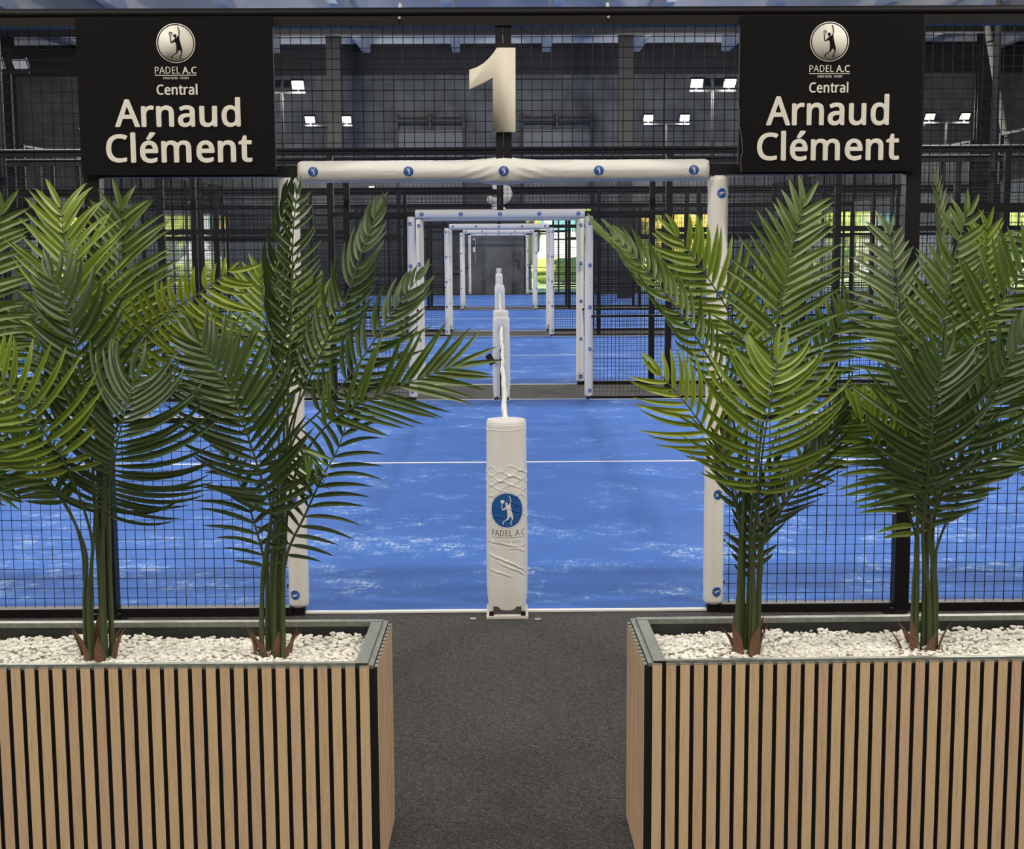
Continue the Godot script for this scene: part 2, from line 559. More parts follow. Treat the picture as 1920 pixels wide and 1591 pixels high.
# print of the big emblem on the first net post's cover
func net_post_print(R: float, length: float) -> StandardMaterial3D:
	var w := 1280
	var h := 1900
	var white := rgb(226, 223, 218)
	var img := Image.create(w, h, false, Image.FORMAT_RGB8)
	img.fill(white)
	var per := w / (TAU * R)
	var to := func(p: Vector2) -> Vector2:   # metres from the emblem's centre
		return Vector2(w / 2.0 + (p.x + 0.001) * per, (1.0 - (0.515 + p.y) / length) * h)
	var r := 0.0885
	var fan := func(poly: PackedVector2Array, col: Color) -> void:
		var t := Geometry2D.triangulate_polygon(poly)
		for i in range(0, t.size(), 3):
			raster(img, to.call(poly[t[i]]), to.call(poly[t[i + 1]]), to.call(poly[t[i + 2]]), col)
	var scaled := func(poly: PackedVector2Array, k: float) -> PackedVector2Array:
		var q := PackedVector2Array()
		for p in poly:
			q.append(p * Vector2(k * 1.0, k))
		return q
	fan.call(oval(0, 0, r * 1.055, r * 1.055, 64), rgb(120, 128, 140))
	fan.call(oval(0, 0, r * 1.04, r * 1.04, 64), white)
	fan.call(oval(0, 0, r * 0.97, r * 0.97, 64), rgb(30, 82, 152))
	for poly in player_polys():
		fan.call(scaled.call(poly, r * 0.93), white)
	for row in [["PADEL", false, -0.082, 0.026, -0.115, 0.030, rgb(62, 62, 66)], ["A C", true, 0.040, 0.098, -0.115, 0.030, rgb(48, 48, 52)], ["PARIS NORD - ROISSY", false, -0.062, 0.070, -0.160, 0.013, rgb(134, 134, 134)]]:
		var tm := text_mesh(row[0], row[1])
		var bb := tm.get_aabb()
		var arr := tm.surface_get_arrays(0)
		var vs: PackedVector3Array = arr[Mesh.ARRAY_VERTEX]
		var ns: PackedVector3Array = arr[Mesh.ARRAY_NORMAL]
		var ix: PackedInt32Array = arr[Mesh.ARRAY_INDEX]
		for i in range(0, ix.size(), 3):
			if ns[ix[i]].z < 0.5:
				continue
			var q := []
			for e in 3:
				var p := vs[ix[i + e]] - bb.position
				q.append(to.call(Vector2(lerpf(row[2], row[3], p.x / bb.size.x), row[4] + (p.y / bb.size.y - 0.5) * row[5])))
			raster(img, q[0], q[1], q[2], row[6])
	fan.call(PackedVector2Array([Vector2(-0.082, -0.137), Vector2(0.098, -0.137), Vector2(0.098, -0.1395), Vector2(-0.082, -0.1395)]), rgb(120, 120, 120))
	var m := paint("pad_print", Color.WHITE, 0.42)
	m.albedo_texture = ImageTexture.create_from_image(img)
	m.clearcoat_enabled = true
	m.clearcoat = 0.15
	m.clearcoat_roughness = 0.4
	return m

func net_post(z: float, court: int, near: int, mesh: ArrayMesh, mat: Material) -> void:
	var nth: String = ["first", "second", "third", "fourth"][court]
	var words: String = "round white padded net post with the large blue emblem, on the carpet edge" if court == 0 and near == 0 else "round white padded net post at the %s end of the %s court's net" % [["near", "far"][near], nth]
	var t := thing("net_post", words, "net post", Vector3(0.005, 0, z), "padded net posts")
	put(t, "pad_cover", mesh, mat, Transform3D(Basis(), Vector3(0, 0.03, 0)))
	put(t, "top_cap", cyl_mesh(0.099, 0.094, 0.012, 40), M.pad_white, Transform3D(Basis(), Vector3(0, 0.984, 0)))
	put(t, "cap_seam", ring_tube(0.100, 0.0022), M.pad_white, Transform3D(Basis(), Vector3(0, 0.945, 0)))
	box(t, "base_plate", Vector3(-0.105, 0, -0.12), Vector3(0.105, 0.012, 0.128), M.plate_white)
	box(t, "steel_foot", Vector3(-0.07, 0.012, -0.07), Vector3(0.07, 0.05, 0.085), M.box_grey)
	for sx in [-1, 1]:
		for sz in [-1, 1]:
			put(t, "bolt", cyl_mesh(0.014, 0.012, 0.02, 6), M.black_steel, Transform3D(Basis(), Vector3(0.08 * sx, 0.022, 0.105 * sz)))

func ring_tube(R: float, r: float) -> ArrayMesh:
	var pts := []
	var rad := []
	for i in 41:
		pts.append(Vector3(cos(TAU * i / 40) * R, 0, sin(TAU * i / 40) * R))
		rad.append(r)
	return tube_mesh(pts, rad, 6)

func wires(st: SurfaceTool, a: Vector3, b: Vector3, r: float) -> void:
	var t := (b - a).normalized()
	var x := t.cross(Vector3(0.31, 0.2, 0.9)).normalized() * r
	var y := t.cross(x)
	var p := [x + y, -x + y, -x - y, x - y]
	for i in 4:
		quad(st, a + p[i], a + p[(i + 1) % 4], b + p[(i + 1) % 4], b + p[i])

func net_mesh() -> ArrayMesh:
	var st := st_begin()
	for i in 222:
		var z := -0.12 - i * 0.044
		wires(st, Vector3(0, 0.02, z), Vector3(0, net_h(z), z), 0.0014)
	for j in 20:
		for k in 10:
			var z0 := -0.12 - k * 0.976
			var z1 := z0 - 0.976
			var h := j / 19.0
			wires(st, Vector3(0, lerpf(0.02, net_h(z0), h), z0), Vector3(0, lerpf(0.02, net_h(z1), h), z1), 0.0014)
	return st_end(st)

func net_h(z: float) -> float:
	return 0.88 + 0.04 * pow((z + 5.0) / 5.0, 2.0)

func tape_mesh() -> ArrayMesh:
	var st := st_begin()
	st.set_smooth_group(0)
	var n := 60
	for i in n + 1:
		var z := -0.09 - 9.82 * i / n
		var wob := 0.006 * sin(z * 3.1) * sin(z * 1.3 + 1.0)
		for k in 10:
			var a := TAU * k / 10
			st.add_vertex(Vector3(wob + 0.016 * cos(a) * (1.0 + 0.15 * sin(z * 7.0)), net_h(z) - 0.03 + 0.034 * sin(a), z))
	for i in n:
		for k in 10:
			var a := i * 10 + k
			var b := i * 10 + (k + 1) % 10
			for q in [a, a + 10, b, b, a + 10, b + 10]:
				st.add_index(q)
	st.generate_normals()
	return st.commit()

# ---------------------------------------------------------------- fences
var mesh_cache := {}
# welded wire mesh of 50 mm squares, w by h
func wire_panel(w: float, h: float) -> ArrayMesh:
	var k := "%.3f %.3f" % [w, h]
	if mesh_cache.has(k):
		return mesh_cache[k]
	var st := st_begin()
	var n := int(round(w / 0.05))
	for i in range(1, n):
		var x := w * i / n
		wires(st, Vector3(x, 0, 0), Vector3(x, h, 0), 0.0015)
	n = int(round(h / 0.05))
	for i in range(1, n):
		var y := h * i / n
		wires(st, Vector3(0, y, 0.003), Vector3(w, y, 0.003), 0.0015)
	mesh_cache[k] = st_end(st)
	return mesh_cache[k]

func fence(z: float, court: int, near: int) -> void:
	var nth: String = ["first", "second", "third", "fourth"][court]
	var which: String = ["entrance side", "far side"][near]
	var t := thing("court_fence", "black steel and wire mesh fence on the %s of the %s court" % [which, nth], "fence", Vector3(0, 0, z), "court side fences")
	var f := 1.0 if near == 0 else -1.0          # which way the outside lies
	for k in range(-5, 6):
		var x := 2.0 * k
		if k == 0:
			box(t, "post", Vector3(-0.037, 2.25, -0.03), Vector3(-0.0015, 2.9, 0.03), M.black_steel)
			box(t, "post", Vector3(0.0015, 2.25, -0.03), Vector3(0.04, 2.9, 0.03), M.black_steel)
		else:
			box(t, "post", Vector3(x - 0.037, 0.0, -0.03), Vector3(x + 0.037, 2.9, 0.05), M.black_steel)
			box(t, "base_plate", Vector3(x - 0.09, 0.0, 0.05 if f > 0 else -0.14), Vector3(x + 0.09, 0.01, 0.14 if f > 0 else -0.03), M.black_steel)
			if court < 2:
				for sx in [-1, 1]:
					put(t, "anchor_bolt", cyl_mesh(0.012, 0.012, 0.025, 6), M.black_steel, Transform3D(Basis(), Vector3(x + sx * 0.06, 0.02, 0.095 * f)))
			if court < 2 and absi(k) <= 2:
				for by in [0.5, 1.5, 2.42]:
					for sx in [-1, 1]:
						put(t, "bolt", cyl_mesh(0.009, 0.007, 0.016, 8), M.steel_bolt, Transform3D(Basis(Vector3.BACK, PI / 2), Vector3(x + sx * 0.045, by, 0.03 * f)))
	# gate posts inside the pads
	for s in [-1, 1]:
		box(t, "gate_post", Vector3(s * 1.05 - 0.03, 0.0, -0.03), Vector3(s * 1.05 + 0.03, 2.19, 0.03), M.black_steel)
	box(t, "lintel", Vector3(-1.963, 2.19, -0.03), Vector3(1.963, 2.242, 0.03), M.black_steel)
	box(t, "top_rail", Vector3(-10.04, 2.9, -0.03), Vector3(10.04, 2.945, 0.045), M.black_steel)
	rod(t, "top_tube", Vector3(-10.04, 2.967, 0.01), Vector3(10.04, 2.967, 0.01), 0.024, M.black_steel, 18)
	for s in [-1, 1]:
		# beside the gate
		var x0 := -1.963 if s < 0 else 1.08
		wire(t, x0, 0.045, 0.883, 2.14, f)
		box(t, "bottom_rail", Vector3(x0, 0, -0.02), Vector3(x0 + 0.883, 0.045, 0.045), M.black_steel)
		box(t, "mid_rail", Vector3(x0, 0.985, -0.02), Vector3(x0 + 0.883, 1.012, 0.045), M.black_steel)
		wire(t, -1.963 if s < 0 else 0.04, 2.25, 1.925, 0.65, f)
		for k in 4:
			var x := 2.037 + 2.0 * k
			var a := x if s > 0 else -x - 1.926
			box(t, "bottom_rail", Vector3(a, 0, -0.02), Vector3(a + 1.926, 0.045, 0.045), M.black_steel)
			box(t, "mid_rail", Vector3(a, 0.985, -0.02), Vector3(a + 1.926, 1.012, 0.045), M.black_steel)
			box(t, "mid_rail", Vector3(a, 2.0, -0.02), Vector3(a + 1.926, 2.045, 0.045), M.black_steel)
			if k < 3:
				wire(t, a, 0.045, 1.926, 1.955, f)
				wire(t, a, 2.045, 1.926, 0.855, f)
			else:
				box(t, "glass_pane", Vector3(a, 0.045, -0.006), Vector3(a + 1.926, 2.0, 0.006), M.glass)
				wire(t, a, 2.045, 1.926, 0.855, f)

func wire(t: Node3D, x: float, y: float, w: float, h: float, f: float) -> void:
	var o := put(t, "wire_mesh", wire_panel(w, h), M.wire_black, Transform3D(Basis(), Vector3(x, y, 0.012 * f)))
	o.set_meta("kind", "stuff")

func end_wall(x: float, z0: float, court: int) -> void:
	var nth: String = ["first", "second", "third", "fourth"][court]
	var t := thing("glass_end_wall", "glass end wall with wire mesh above, on the %s end of the %s court" % ["left" if x < 0 else "right", nth], "glass wall", Vector3(x, 0, z0), "glass end walls")
	for k in 6:
		box(t, "post", Vector3(-0.037, 0, -2.0 * k - 0.037), Vector3(0.037, 4.0, -2.0 * k + 0.037), M.black_steel)
	box(t, "top_rail", Vector3(-0.03, 3.95, -10), Vector3(0.03, 4.0, 0), M.black_steel)
	box(t, "mid_rail", Vector3(-0.03, 3.0, -10), Vector3(0.03, 3.05, 0), M.black_steel)
	for k in 5:
		box(t, "glass_pane", Vector3(-0.006, 0.01, -2.0 * k - 1.963), Vector3(0.006, 3.0, -2.0 * k - 0.037), M.glass)
		var o := put(t, "wire_mesh", wire_panel(1.926, 0.9), M.wire_black, Transform3D(Basis(Vector3.UP, PI / 2), Vector3(0, 3.05, -2.0 * k - 0.037)))
		o.set_meta("kind", "stuff")

func turf(z0: float, court: int) -> void:
	var nth: String = ["first", "second", "third", "fourth"][court]
	var t := thing("court_turf", "worn blue artificial turf of the %s court" % nth, "turf", Vector3(0, 0, z0), "blue court floors")
	var st := st_begin()
	st.set_normal(Vector3.UP)
	for q in [[-10, 0], [10, -10], [10, 0], [-10, 0], [-10, -10], [10, -10]]:
		st.set_uv(Vector2(q[0] / 10.0 + 0.5 + 0.37 * court, -q[1] / 10.0 * (0.985)))
		st.add_vertex(Vector3(q[0], 0.008, q[1]))
	put(t, "carpet_pile", st.commit(), M.turf_blue)
	box(t, "backing", Vector3(-10, 0.0005, -10), Vector3(10, 0.0072, -0.0), M.liner_black)
	box(t, "edge_line", Vector3(-10, 0.001, -0.035), Vector3(10, 0.0095, 0.003), M.line_white)
	box(t, "edge_line", Vector3(-10, 0.001, -10.003), Vector3(10, 0.0095, -9.965), M.line_white)
	for e in [1, -1]:
		for ze in [-0.1, -9.965]:
			box(t, "edge_strip", Vector3(minf(1.06 * e, 10.0 * e), 0.001, ze), Vector3(maxf(1.06 * e, 10.0 * e), 0.0125, ze + 0.064), M.line_white)
	box(t, "centre_line", Vector3(-6.95, 0.001, -5.025), Vector3(6.95, 0.0095, -4.975), M.line_white)
	for s in [-1, 1]:
		box(t, "service_line", Vector3(6.95 * s - 0.025, 0.001, -9.9), Vector3(6.95 * s + 0.025, 0.0095, -0.1), M.line_white)

# ---------------------------------------------------------------- lights
func lamp_light(at: Vector3, aim: Vector3, size: Vector2, energy: float, col: Color) -> void:
	var l := AreaLight3D.new()
	l.name = numbered("lamp_light")
	add_child(l)
	l.area_size = size
	l.light_energy = energy
	l.light_color = col
	l.area_normalize_energy = true
	l.area_range = 80.0
	l.area_attenuation = 2.0
	l.shadow_enabled = true
	l.look_at_from_position(at, aim, Vector3.UP if absf((aim - at).normalized().y) < 0.98 else Vector3.FORWARD)

# faces: +1 lamps that look towards the entrance, -1 lamps that look down the hall
func flood_pole(x: float, z: float, words: String, energy: float, faces: Array, reach := 0.47) -> void:
	var t := thing("floodlight_pole", words, "floodlight", Vector3(x, 0, z), "floodlight poles between the courts")
	put(t, "pole", cyl_mesh(0.055, 0.04, 6.2, 12), M.pole_grey, Transform3D(Basis(), Vector3(0, 3.1, 0)))
	box(t, "base_plate", Vector3(-0.15, 0, -0.15), Vector3(0.15, 0.015, 0.15), M.pole_grey)
	box(t, "crossbar", Vector3(-reach - 0.2, 6.14, -0.03), Vector3(reach + 0.2, 6.2, 0.03), M.pole_grey)
	var tilt := 0.75
	for f in faces:
		var face := Vector3(0, -cos(tilt), sin(tilt) * f)
		for s in [-1, 1]:
			var c := Vector3((reach if f > 0 else reach * 0.5) * s, 6.4, 0.09 * f)
			var h := put(t, "lamp_housing", box_mesh(Vector3(0.38, 0.08, 0.34)), M.pole_grey, Transform3D(Basis(Vector3.RIGHT, -tilt * f), c))
			put(h, "lamp_lens", box_mesh(Vector3(0.33, 0.012, 0.29)), M.lamp_lens_glow if energy > 0.0 else M.box_white, Transform3D(Basis(), Vector3(0, -0.046, 0)))
			box(t, "lamp_yoke", c + Vector3(-0.02, -0.24, -0.08 * f - 0.01), c + Vector3(0.02, 0.0, -0.08 * f + 0.01), M.pole_grey)
			if energy > 0.0:
				var at := t.position + c + face * 0.065
				lamp_light(at, at + face, Vector2(0.33, 0.29), energy, Color(1.0, 0.98, 0.94))

func high_bay(at: Vector3, energy: float, words: String) -> void:
	var t := thing("ceiling_light", words, "ceiling light", at, "hanging panel lights over the walkway")
	box(t, "housing", Vector3(-0.65, 0, -0.35), Vector3(0.65, 0.07, 0.35), M.beam_white)
	box(t, "lamp_diffuser", Vector3(-0.6, -0.01, -0.3), Vector3(0.6, 0, 0.3), M.lamp_lens_glow)
	for s in [-1, 1]:
		rod(t, "hanger", Vector3(0.5 * s, 0.07, 0), Vector3(0.5 * s, CEIL - at.y, 0), 0.004, M.pole_grey, 6)
	lamp_light(at + Vector3(0, -0.02, 0), at + Vector3(0, -1, 0), Vector2(1.2, 0.6), energy, Color(1.0, 0.97, 0.92))

# ---------------------------------------------------------------- planters and palms
func planter(x0: float, x1: float, turn: float, pivot: Vector3, words: String) -> Node3D:
	var t := thing("planter", words, "planter", pivot, "slatted palm planters")
	t.rotation.y = turn
	var zb := 2.58 - pivot.z
	var zf := 3.10 - pivot.z
	x0 -= pivot.x
	x1 -= pivot.x
	var d := 0.010
	# black backing boards
	box(t, "front_board", Vector3(x0 + d, 0.0, zf - d - 0.015), Vector3(x1 - d, 0.645, zf - d), M.felt_black)
	box(t, "back_board", Vector3(x0 + d, 0.0, zb + d), Vector3(x1 - d, 0.645, zb + d + 0.015), M.felt_black)
	box(t, "end_board", Vector3(x0 + d, 0.0, zb + d + 0.015), Vector3(x0 + d + 0.015, 0.645, zf - d - 0.015), M.felt_black)
	box(t, "end_board", Vector3(x1 - d - 0.015, 0.0, zb + d + 0.015), Vector3(x1 - d, 0.645, zf - d - 0.015), M.felt_black)
	# liner tray
	var a := Vector3(x0 + 0.06, 0.3, zb + 0.045)
	var b := Vector3(x1 - 0.06, 0.652, zf - 0.03)
	box(t, "liner", Vector3(a.x - 0.004, 0.3, a.z - 0.004), Vector3(b.x + 0.004, 0.305, b.z + 0.004), M.liner_black)
	box(t, "liner", Vector3(a.x - 0.004, 0.305, a.z - 0.004), Vector3(b.x + 0.004, b.y, a.z), M.liner_black)
	box(t, "liner", Vector3(a.x - 0.004, 0.305, b.z), Vector3(b.x + 0.004, b.y, b.z + 0.004), M.liner_black)
	box(t, "liner", Vector3(a.x - 0.004, 0.305, a.z), Vector3(a.x, b.y, b.z), M.liner_black)
	box(t, "liner", Vector3(b.x, 0.305, a.z), Vector3(b.x + 0.004, b.y, b.z), M.liner_black)
	# aluminium rim, two flats on each end
	for s in [0, 1]:
		var e := x0 + 0.014 if s == 0 else x1 - 0.014
		var i := x0 + 0.03 if s == 0 else x1 - 0.03
		var i2 := x0 + 0.066 if s == 0 else x1 - 0.066
		box(t, "rim_strip", Vector3(minf(e, i), 0.645, zb + 0.014), Vector3(maxf(e, i), 0.655, zf - 0.014), M.rim_grey)
		box(t, "rim_strip", Vector3(minf(i, i2) + (0.001 if s == 0 else 0.0), 0.645, zb + 0.02), Vector3(maxf(i, i2) - (0.0 if s == 0 else 0.001), 0.66, zf - 0.014), M.rim_grey)
	box(t, "rim_strip", Vector3(x0 + 0.031, 0.645, zf - 0.032), Vector3(x1 - 0.031, 0.661, zf - 0.014), M.rim_grey)
	box(t, "rim_strip", Vector3(x0 + 0.031, 0.645, zb + 0.02), Vector3(x1 - 0.031, 0.661, zb + 0.048), M.rim_grey)
	# slats, 27 mm wide every 40 mm
	var slat := box_mesh(Vector3(0.0278, 0.648, 0.0016))
	var core := box_mesh(Vector3(0.0272, 0.646, d - 0.0016))
	var tip := box_mesh(Vector3(0.0276, 0.002, d))
	var n := int((x1 - x0 - 0.05) / 0.0402)
	var first := x1 - 0.0392 if pivot.x < 0 else x0 + 0.0392
	var step := -0.0402 if pivot.x < 0 else 0.0402
	for i in n:
		for e in [[zf - 0.0008, 0.0], [zb + 0.0008, PI]]:
			var s := put(t, "slat", slat, M["slat_wood_%d" % ((i * 7 + i / 3) % 3)], Transform3D(Basis(Vector3.UP, e[1]), Vector3(first + step * i, 0.328, e[0])))
			put(s, "core", core, M.felt_black, Transform3D(Basis(), Vector3(0, 0, -d / 2)))
			put(s, "end_grain", tip, M.slat_edge, Transform3D(Basis(), Vector3(0, 0.3252, -d / 2 + 0.0008)))
	var m := int((zf - zb - 0.02) / 0.0402)
	for i in m:
		for e in [[x0 + 0.0008, -PI / 2], [x1 - 0.0008, PI / 2]]:
			var s := put(t, "slat", slat, M["slat_wood_%d" % ((i * 5 + 1) % 3)], Transform3D(Basis(Vector3.UP, e[1]), Vector3(e[0], 0.328, zf - 0.0150 - 0.0402 * i)))
			put(s, "core", core, M.felt_black, Transform3D(Basis(), Vector3(0, 0, -d / 2)))
			put(s, "end_grain", tip, M.slat_edge, Transform3D(Basis(), Vector3(0, 0.3252, -d / 2 + 0.0008)))
	# corner angles
	for xx in [x0 + d / 2, x1 - d / 2]:
		var inn := 0.018 if xx < (x0 + x1) / 2 else -0.018
		box(t, "corner_angle", Vector3(minf(xx, xx + inn), 0.0, zf - d), Vector3(maxf(xx, xx + inn), 0.645, zf - 0.004), M.felt_black)
	return t

func rock(seed_: int) -> ArrayMesh:
	var r := RandomNumberGenerator.new()
	r.seed = seed_
	var st := st_begin()
	var top := Vector3(0, r.randf_range(0.5, 0.75), 0)
	var bot := -top
	var rings := []
	for j in 2:
		var ring := []
		for k in 6:
			var a := TAU * (k + 0.5 * j + r.randf_range(-0.25, 0.25)) / 6
			var q := r.randf_range(0.75, 1.1)
			ring.append(Vector3(cos(a) * q, (0.28 if j == 0 else -0.28) + r.randf_range(-0.12, 0.12), sin(a) * q * 0.75))
		rings.append(ring)
	for k in 6:
		var k2 := (k + 1) % 6
		for p in [top, rings[0][k], rings[0][k2], rings[0][k], rings[1][k], rings[0][k2], rings[0][k2], rings[1][k], rings[1][k2], rings[1][k], bot, rings[1][k2]]:
			st.add_vertex(p)
	return st_end(st)

func pebbles(p: Node3D, x0: float, x1: float, words: String) -> void:
	var t := thing("pebble_bed", words, "pebbles", p.position, "white pebble beds")
	t.rotation = p.rotation
	x0 -= p.position.x
	x1 -= p.position.x
	var zb := 2.58 + 0.046 - p.position.z
	var zf := 3.10 - 0.032 - p.position.z
	box(t, "soil_fill", Vector3(x0 + 0.064, 0.306, zb), Vector3(x1 - 0.064, 0.606, zf), M.pebble_1)
	var kinds := []
	for k in 6:
		kinds.append(rock(100 + k))
	var near := []
	var rest := [[], [], [], [], [], []]
	var n := int((x1 - x0) * 3000)
	for i in n:
		var x := rng.randf_range(x0 + 0.075, x1 - 0.075)
		var z := rng.randf_range(zb + 0.008, zf - 0.008)
		var s := rng.randf_range(0.0062, 0.0122)
		# a slightly uneven heap
		var y := 0.613 + 0.006 * sin(x * 9.0 + z * 14.0) + 0.004 * sin(x * 31.0) + rng.randf_range(-0.005, 0.007)
		var b := Basis.from_euler(Vector3(rng.randf_range(-0.7, 0.7), rng.randf() * TAU, rng.randf_range(-0.7, 0.7))).scaled(Vector3(1, 0.72, 1) * s)
		var xf := Transform3D(b, Vector3(x, y, z))
		var wx := x + p.position.x
		if near.size() < 280 and absf(wx) < 1.5 and s > 0.0108 and y > 0.612:
			near.append([i % 6, xf])
		else:
			rest[i % 6].append(xf)
	for e in near:
		put(t, "pebble", kinds[e[0]], M["pebble_%d" % (e[0] % 3)], e[1])
	for k in 6:
		var mm := MultiMesh.new()
		mm.transform_format = MultiMesh.TRANSFORM_3D
		mm.mesh = kinds[k]
		mm.instance_count = rest[k].size()
		for i in rest[k].size():
			mm.set_instance_transform(i, rest[k][i])
		var o := MultiMeshInstance3D.new()
		o.multimesh = mm
		o.material_override = M["pebble_%d" % (k % 3)]
		o.name = "small_pebbles"
		o.set_meta("kind", "stuff")
		t.add_child(o, true)

# one leaflet of unit length along +y, bending towards +x (bend) and +z (lift), in radians
func leaflet(bend: float, lift: float, ratio: float) -> ArrayMesh:
	var bq := snappedf(bend, 0.12)
	var lq := snappedf(lift, 0.18)
	var rq := snappedf(ratio, 0.015)
	var key := "%.2f %.2f %.3f" % [bq, lq, rq]
	if leaf_cache.has(key):
		return leaf_cache[key]
	var st := st_begin()
	st.set_smooth_group(0)
	var n := 8
	var p := Vector3.ZERO
	var cols := [-1.0, -0.13, 0.0, 0.13, 1.0]
	for i in n + 1:
		var t := float(i) / n
		var th := bq * t
		var ph := lq * t * t
		var d := Vector3(sin(th) * cos(ph), cos(th) * cos(ph), sin(ph))
		var nx := Vector3(cos(th), -sin(th), 0)
		var nz := nx.cross(d).normalized()
		var w := 0.0
		if t < 0.22:
			w = lerpf(0.28, 1.0, sin(t / 0.22 * PI / 2))
		else:
			w = pow(maxf(0.0, 1.0 - pow((t - 0.22) / 0.78, 2.1)), 0.9)
		w *= rq * 0.5
		for c in cols:
			st.set_color(Color(0.28, 0.28, 0.2) if absf(c) < 0.1 else (Color(0.8, 0.8, 0.76) if absf(c) < 0.5 else Color(1, 1, 1)))
			st.add_vertex(p + nx * w * c + nz * w * 0.38 * absf(c))
		if i < n:
			p += d / n
	for i in n:
		for k in 4:
			var a := i * 5 + k
			for q in [a, a + 1, a + 5, a + 1, a + 6, a + 5]:
				st.add_index(q)
	st.generate_normals()
	leaf_cache[key] = st.commit()
	return leaf_cache[key]

func spline(p: Array, i: int, t: float) -> Vector3:
	var a: Vector3 = p[maxi(i - 1, 0)]
	var b: Vector3 = p[i]
	var c: Vector3 = p[mini(i + 1, p.size() - 1)]
	var d: Vector3 = p[mini(i + 2, p.size() - 1)]
	return 0.5 * ((2.0 * b) + (c - a) * t + (2.0 * a - 5.0 * b + 4.0 * c - d) * t * t + (3.0 * b - a - 3.0 * c + d) * t * t * t)

# pts: [pixel x, pixel y, metres in front of the palm's own depth]; leaflets start at point number o.from
# o: tone, len (m), a0/a1 angle from the rachis at its foot and tip (deg), bend (deg, towards the tip), lift (deg, towards the face), roll (deg), left/right length factors
func frond(palm: Node3D, foot: Vector2, pts: Array, o: Dictionary) -> void:
	var base := palm.position
	var z0: float = base.z
	var c := [Vector3(foot.x, -0.02, foot.y)]
	var first := at_z(pts[0][0], pts[0][1], z0 + pts[0][2]) - base
	var hgt := maxf(first.y * 0.55, 0.08)
	c.append(Vector3(lerpf(foot.x, first.x, 0.22), hgt, lerpf(foot.y, first.z, 0.25)))
	for q in pts:
		c.append(at_z(q[0], q[1], z0 + q[2]) - base)
	# sample
	var path := []
	for i in c.size() - 1:
		for k in 10:
			path.append(spline(c, i, k / 10.0))
	path.append(c[-1])
	var start: int = (2 + o.get("from", 1)) * 10
	var total := 0.0
	var dist := [0.0]
	for i in range(1, path.size()):
		total += path[i].distance_to(path[i - 1])
		dist.append(total)
	var radii := []
	for i in path.size():
		var q: float = dist[i] / total
		radii.append(lerpf(0.0085, 0.0042, clampf(q / 0.45, 0, 1)) if q < 0.45 else lerpf(0.0042, 0.0014, (q - 0.45) / 0.55))
	var stem := put(palm, "frond", tube_mesh(path, radii, 7), M.stem_green)
	var s0: float = dist[start]
	var span: float = total - s0
	var gap: float = o.get("gap", 0.0255)
	var n := maxi(6, int(span / gap))
	var mat: Material = M[o.get("tone", "leaf_mid")]
	var idx := start
	for j in n + 1:
		var q := float(j) / n
		var s: float = s0 + span * q
		while idx < path.size() - 2 and dist[idx + 1] < s:
			idx += 1
		var f: float = clampf((s - dist[idx]) / maxf(1e-5, dist[idx + 1] - dist[idx]), 0, 1)
		var at: Vector3 = path[idx].lerp(path[idx + 1], f)
		var T: Vector3 = (path[idx + 1] - path[idx]).normalized()
		var N: Vector3 = Vector3(0, 0, 1)
		N = (N - T * N.dot(T)).normalized()
		N = N.rotated(T, deg_to_rad(o.get("roll", 0.0) + rng.randf_range(-5, 5)))
		var S := T.cross(N).normalized()
		var prof := 0.62 + 0.38 * sin(clampf(q / 0.45, 0, 1) * PI / 2)
		if q > 0.45:
			prof = lerpf(1.0, o.get("tip", 0.42), pow((q - 0.45) / 0.55, 1.3))
		for side in [-1, 1]:
			var k: float = o.get("left" if side < 0 else "right", 1.0)
			if k <= 0.0 or rng.randf() < 0.02:
				continue
			var ang := deg_to_rad(lerpf(o.get("a0", 68.0), o.get("a1", 30.0), pow(q, 0.8)) + rng.randf_range(-5, 5))
			if j == n:
				ang *= 0.4
			var D: Vector3 = (T * cos(ang) + S * side * sin(ang)).normalized()
			D = (D + Vector3.DOWN * o.get("sag", 0.0)).normalized()
			var X: Vector3 = (T - D * T.dot(D)).normalized()
			var Z := N
			var L: float = o.get("len", 0.22) * prof * k * rng.randf_range(0.9, 1.08)
			var bend := deg_to_rad(o.get("bend", 10.0) + rng.randf_range(-11, 11))
			var lift := deg_to_rad(o.get("lift", -15.0) + rng.randf_range(-20, 20))
			var twist := rng.randf_range(-0.22, 0.22)
			X = X.rotated(D, twist)
			Z = Z.rotated(D, twist)
			var m := leaflet(bend, lift, clampf(o.get("w", 0.019) / maxf(L, 0.06), 0.06, 0.22))
			put(stem, "leaflet", m, mat, Transform3D(Basis(X * L, D * L, Z * L), at))

func husk_mesh(h: float, lean: float, w: float) -> ArrayMesh:
	var st := st_begin()
	st.set_smooth_group(0)
	var n := 7
	for i in n + 1:
		var t := float(i) / n
		var ww := w * (1.0 - 0.25 * t) if t < 0.6 else w * 0.85 * (1.0 - (t - 0.6) / 0.42)
		ww = maxf(ww, 0.0006)
		var out := 0.010 + lean * t * t
		for k in 5:
			var a := (k - 2) * 0.5
			st.add_vertex(Vector3(ww * sin(a) * 1.2, h * t, out + ww * (cos(a) - 1.0)))
	for i in n:
		for k in 4:
			var a := i * 5 + k
			for q in [a, a + 1, a + 5, a + 1, a + 6, a + 5]:
				st.add_index(q)
	st.generate_normals()
	return st.commit()

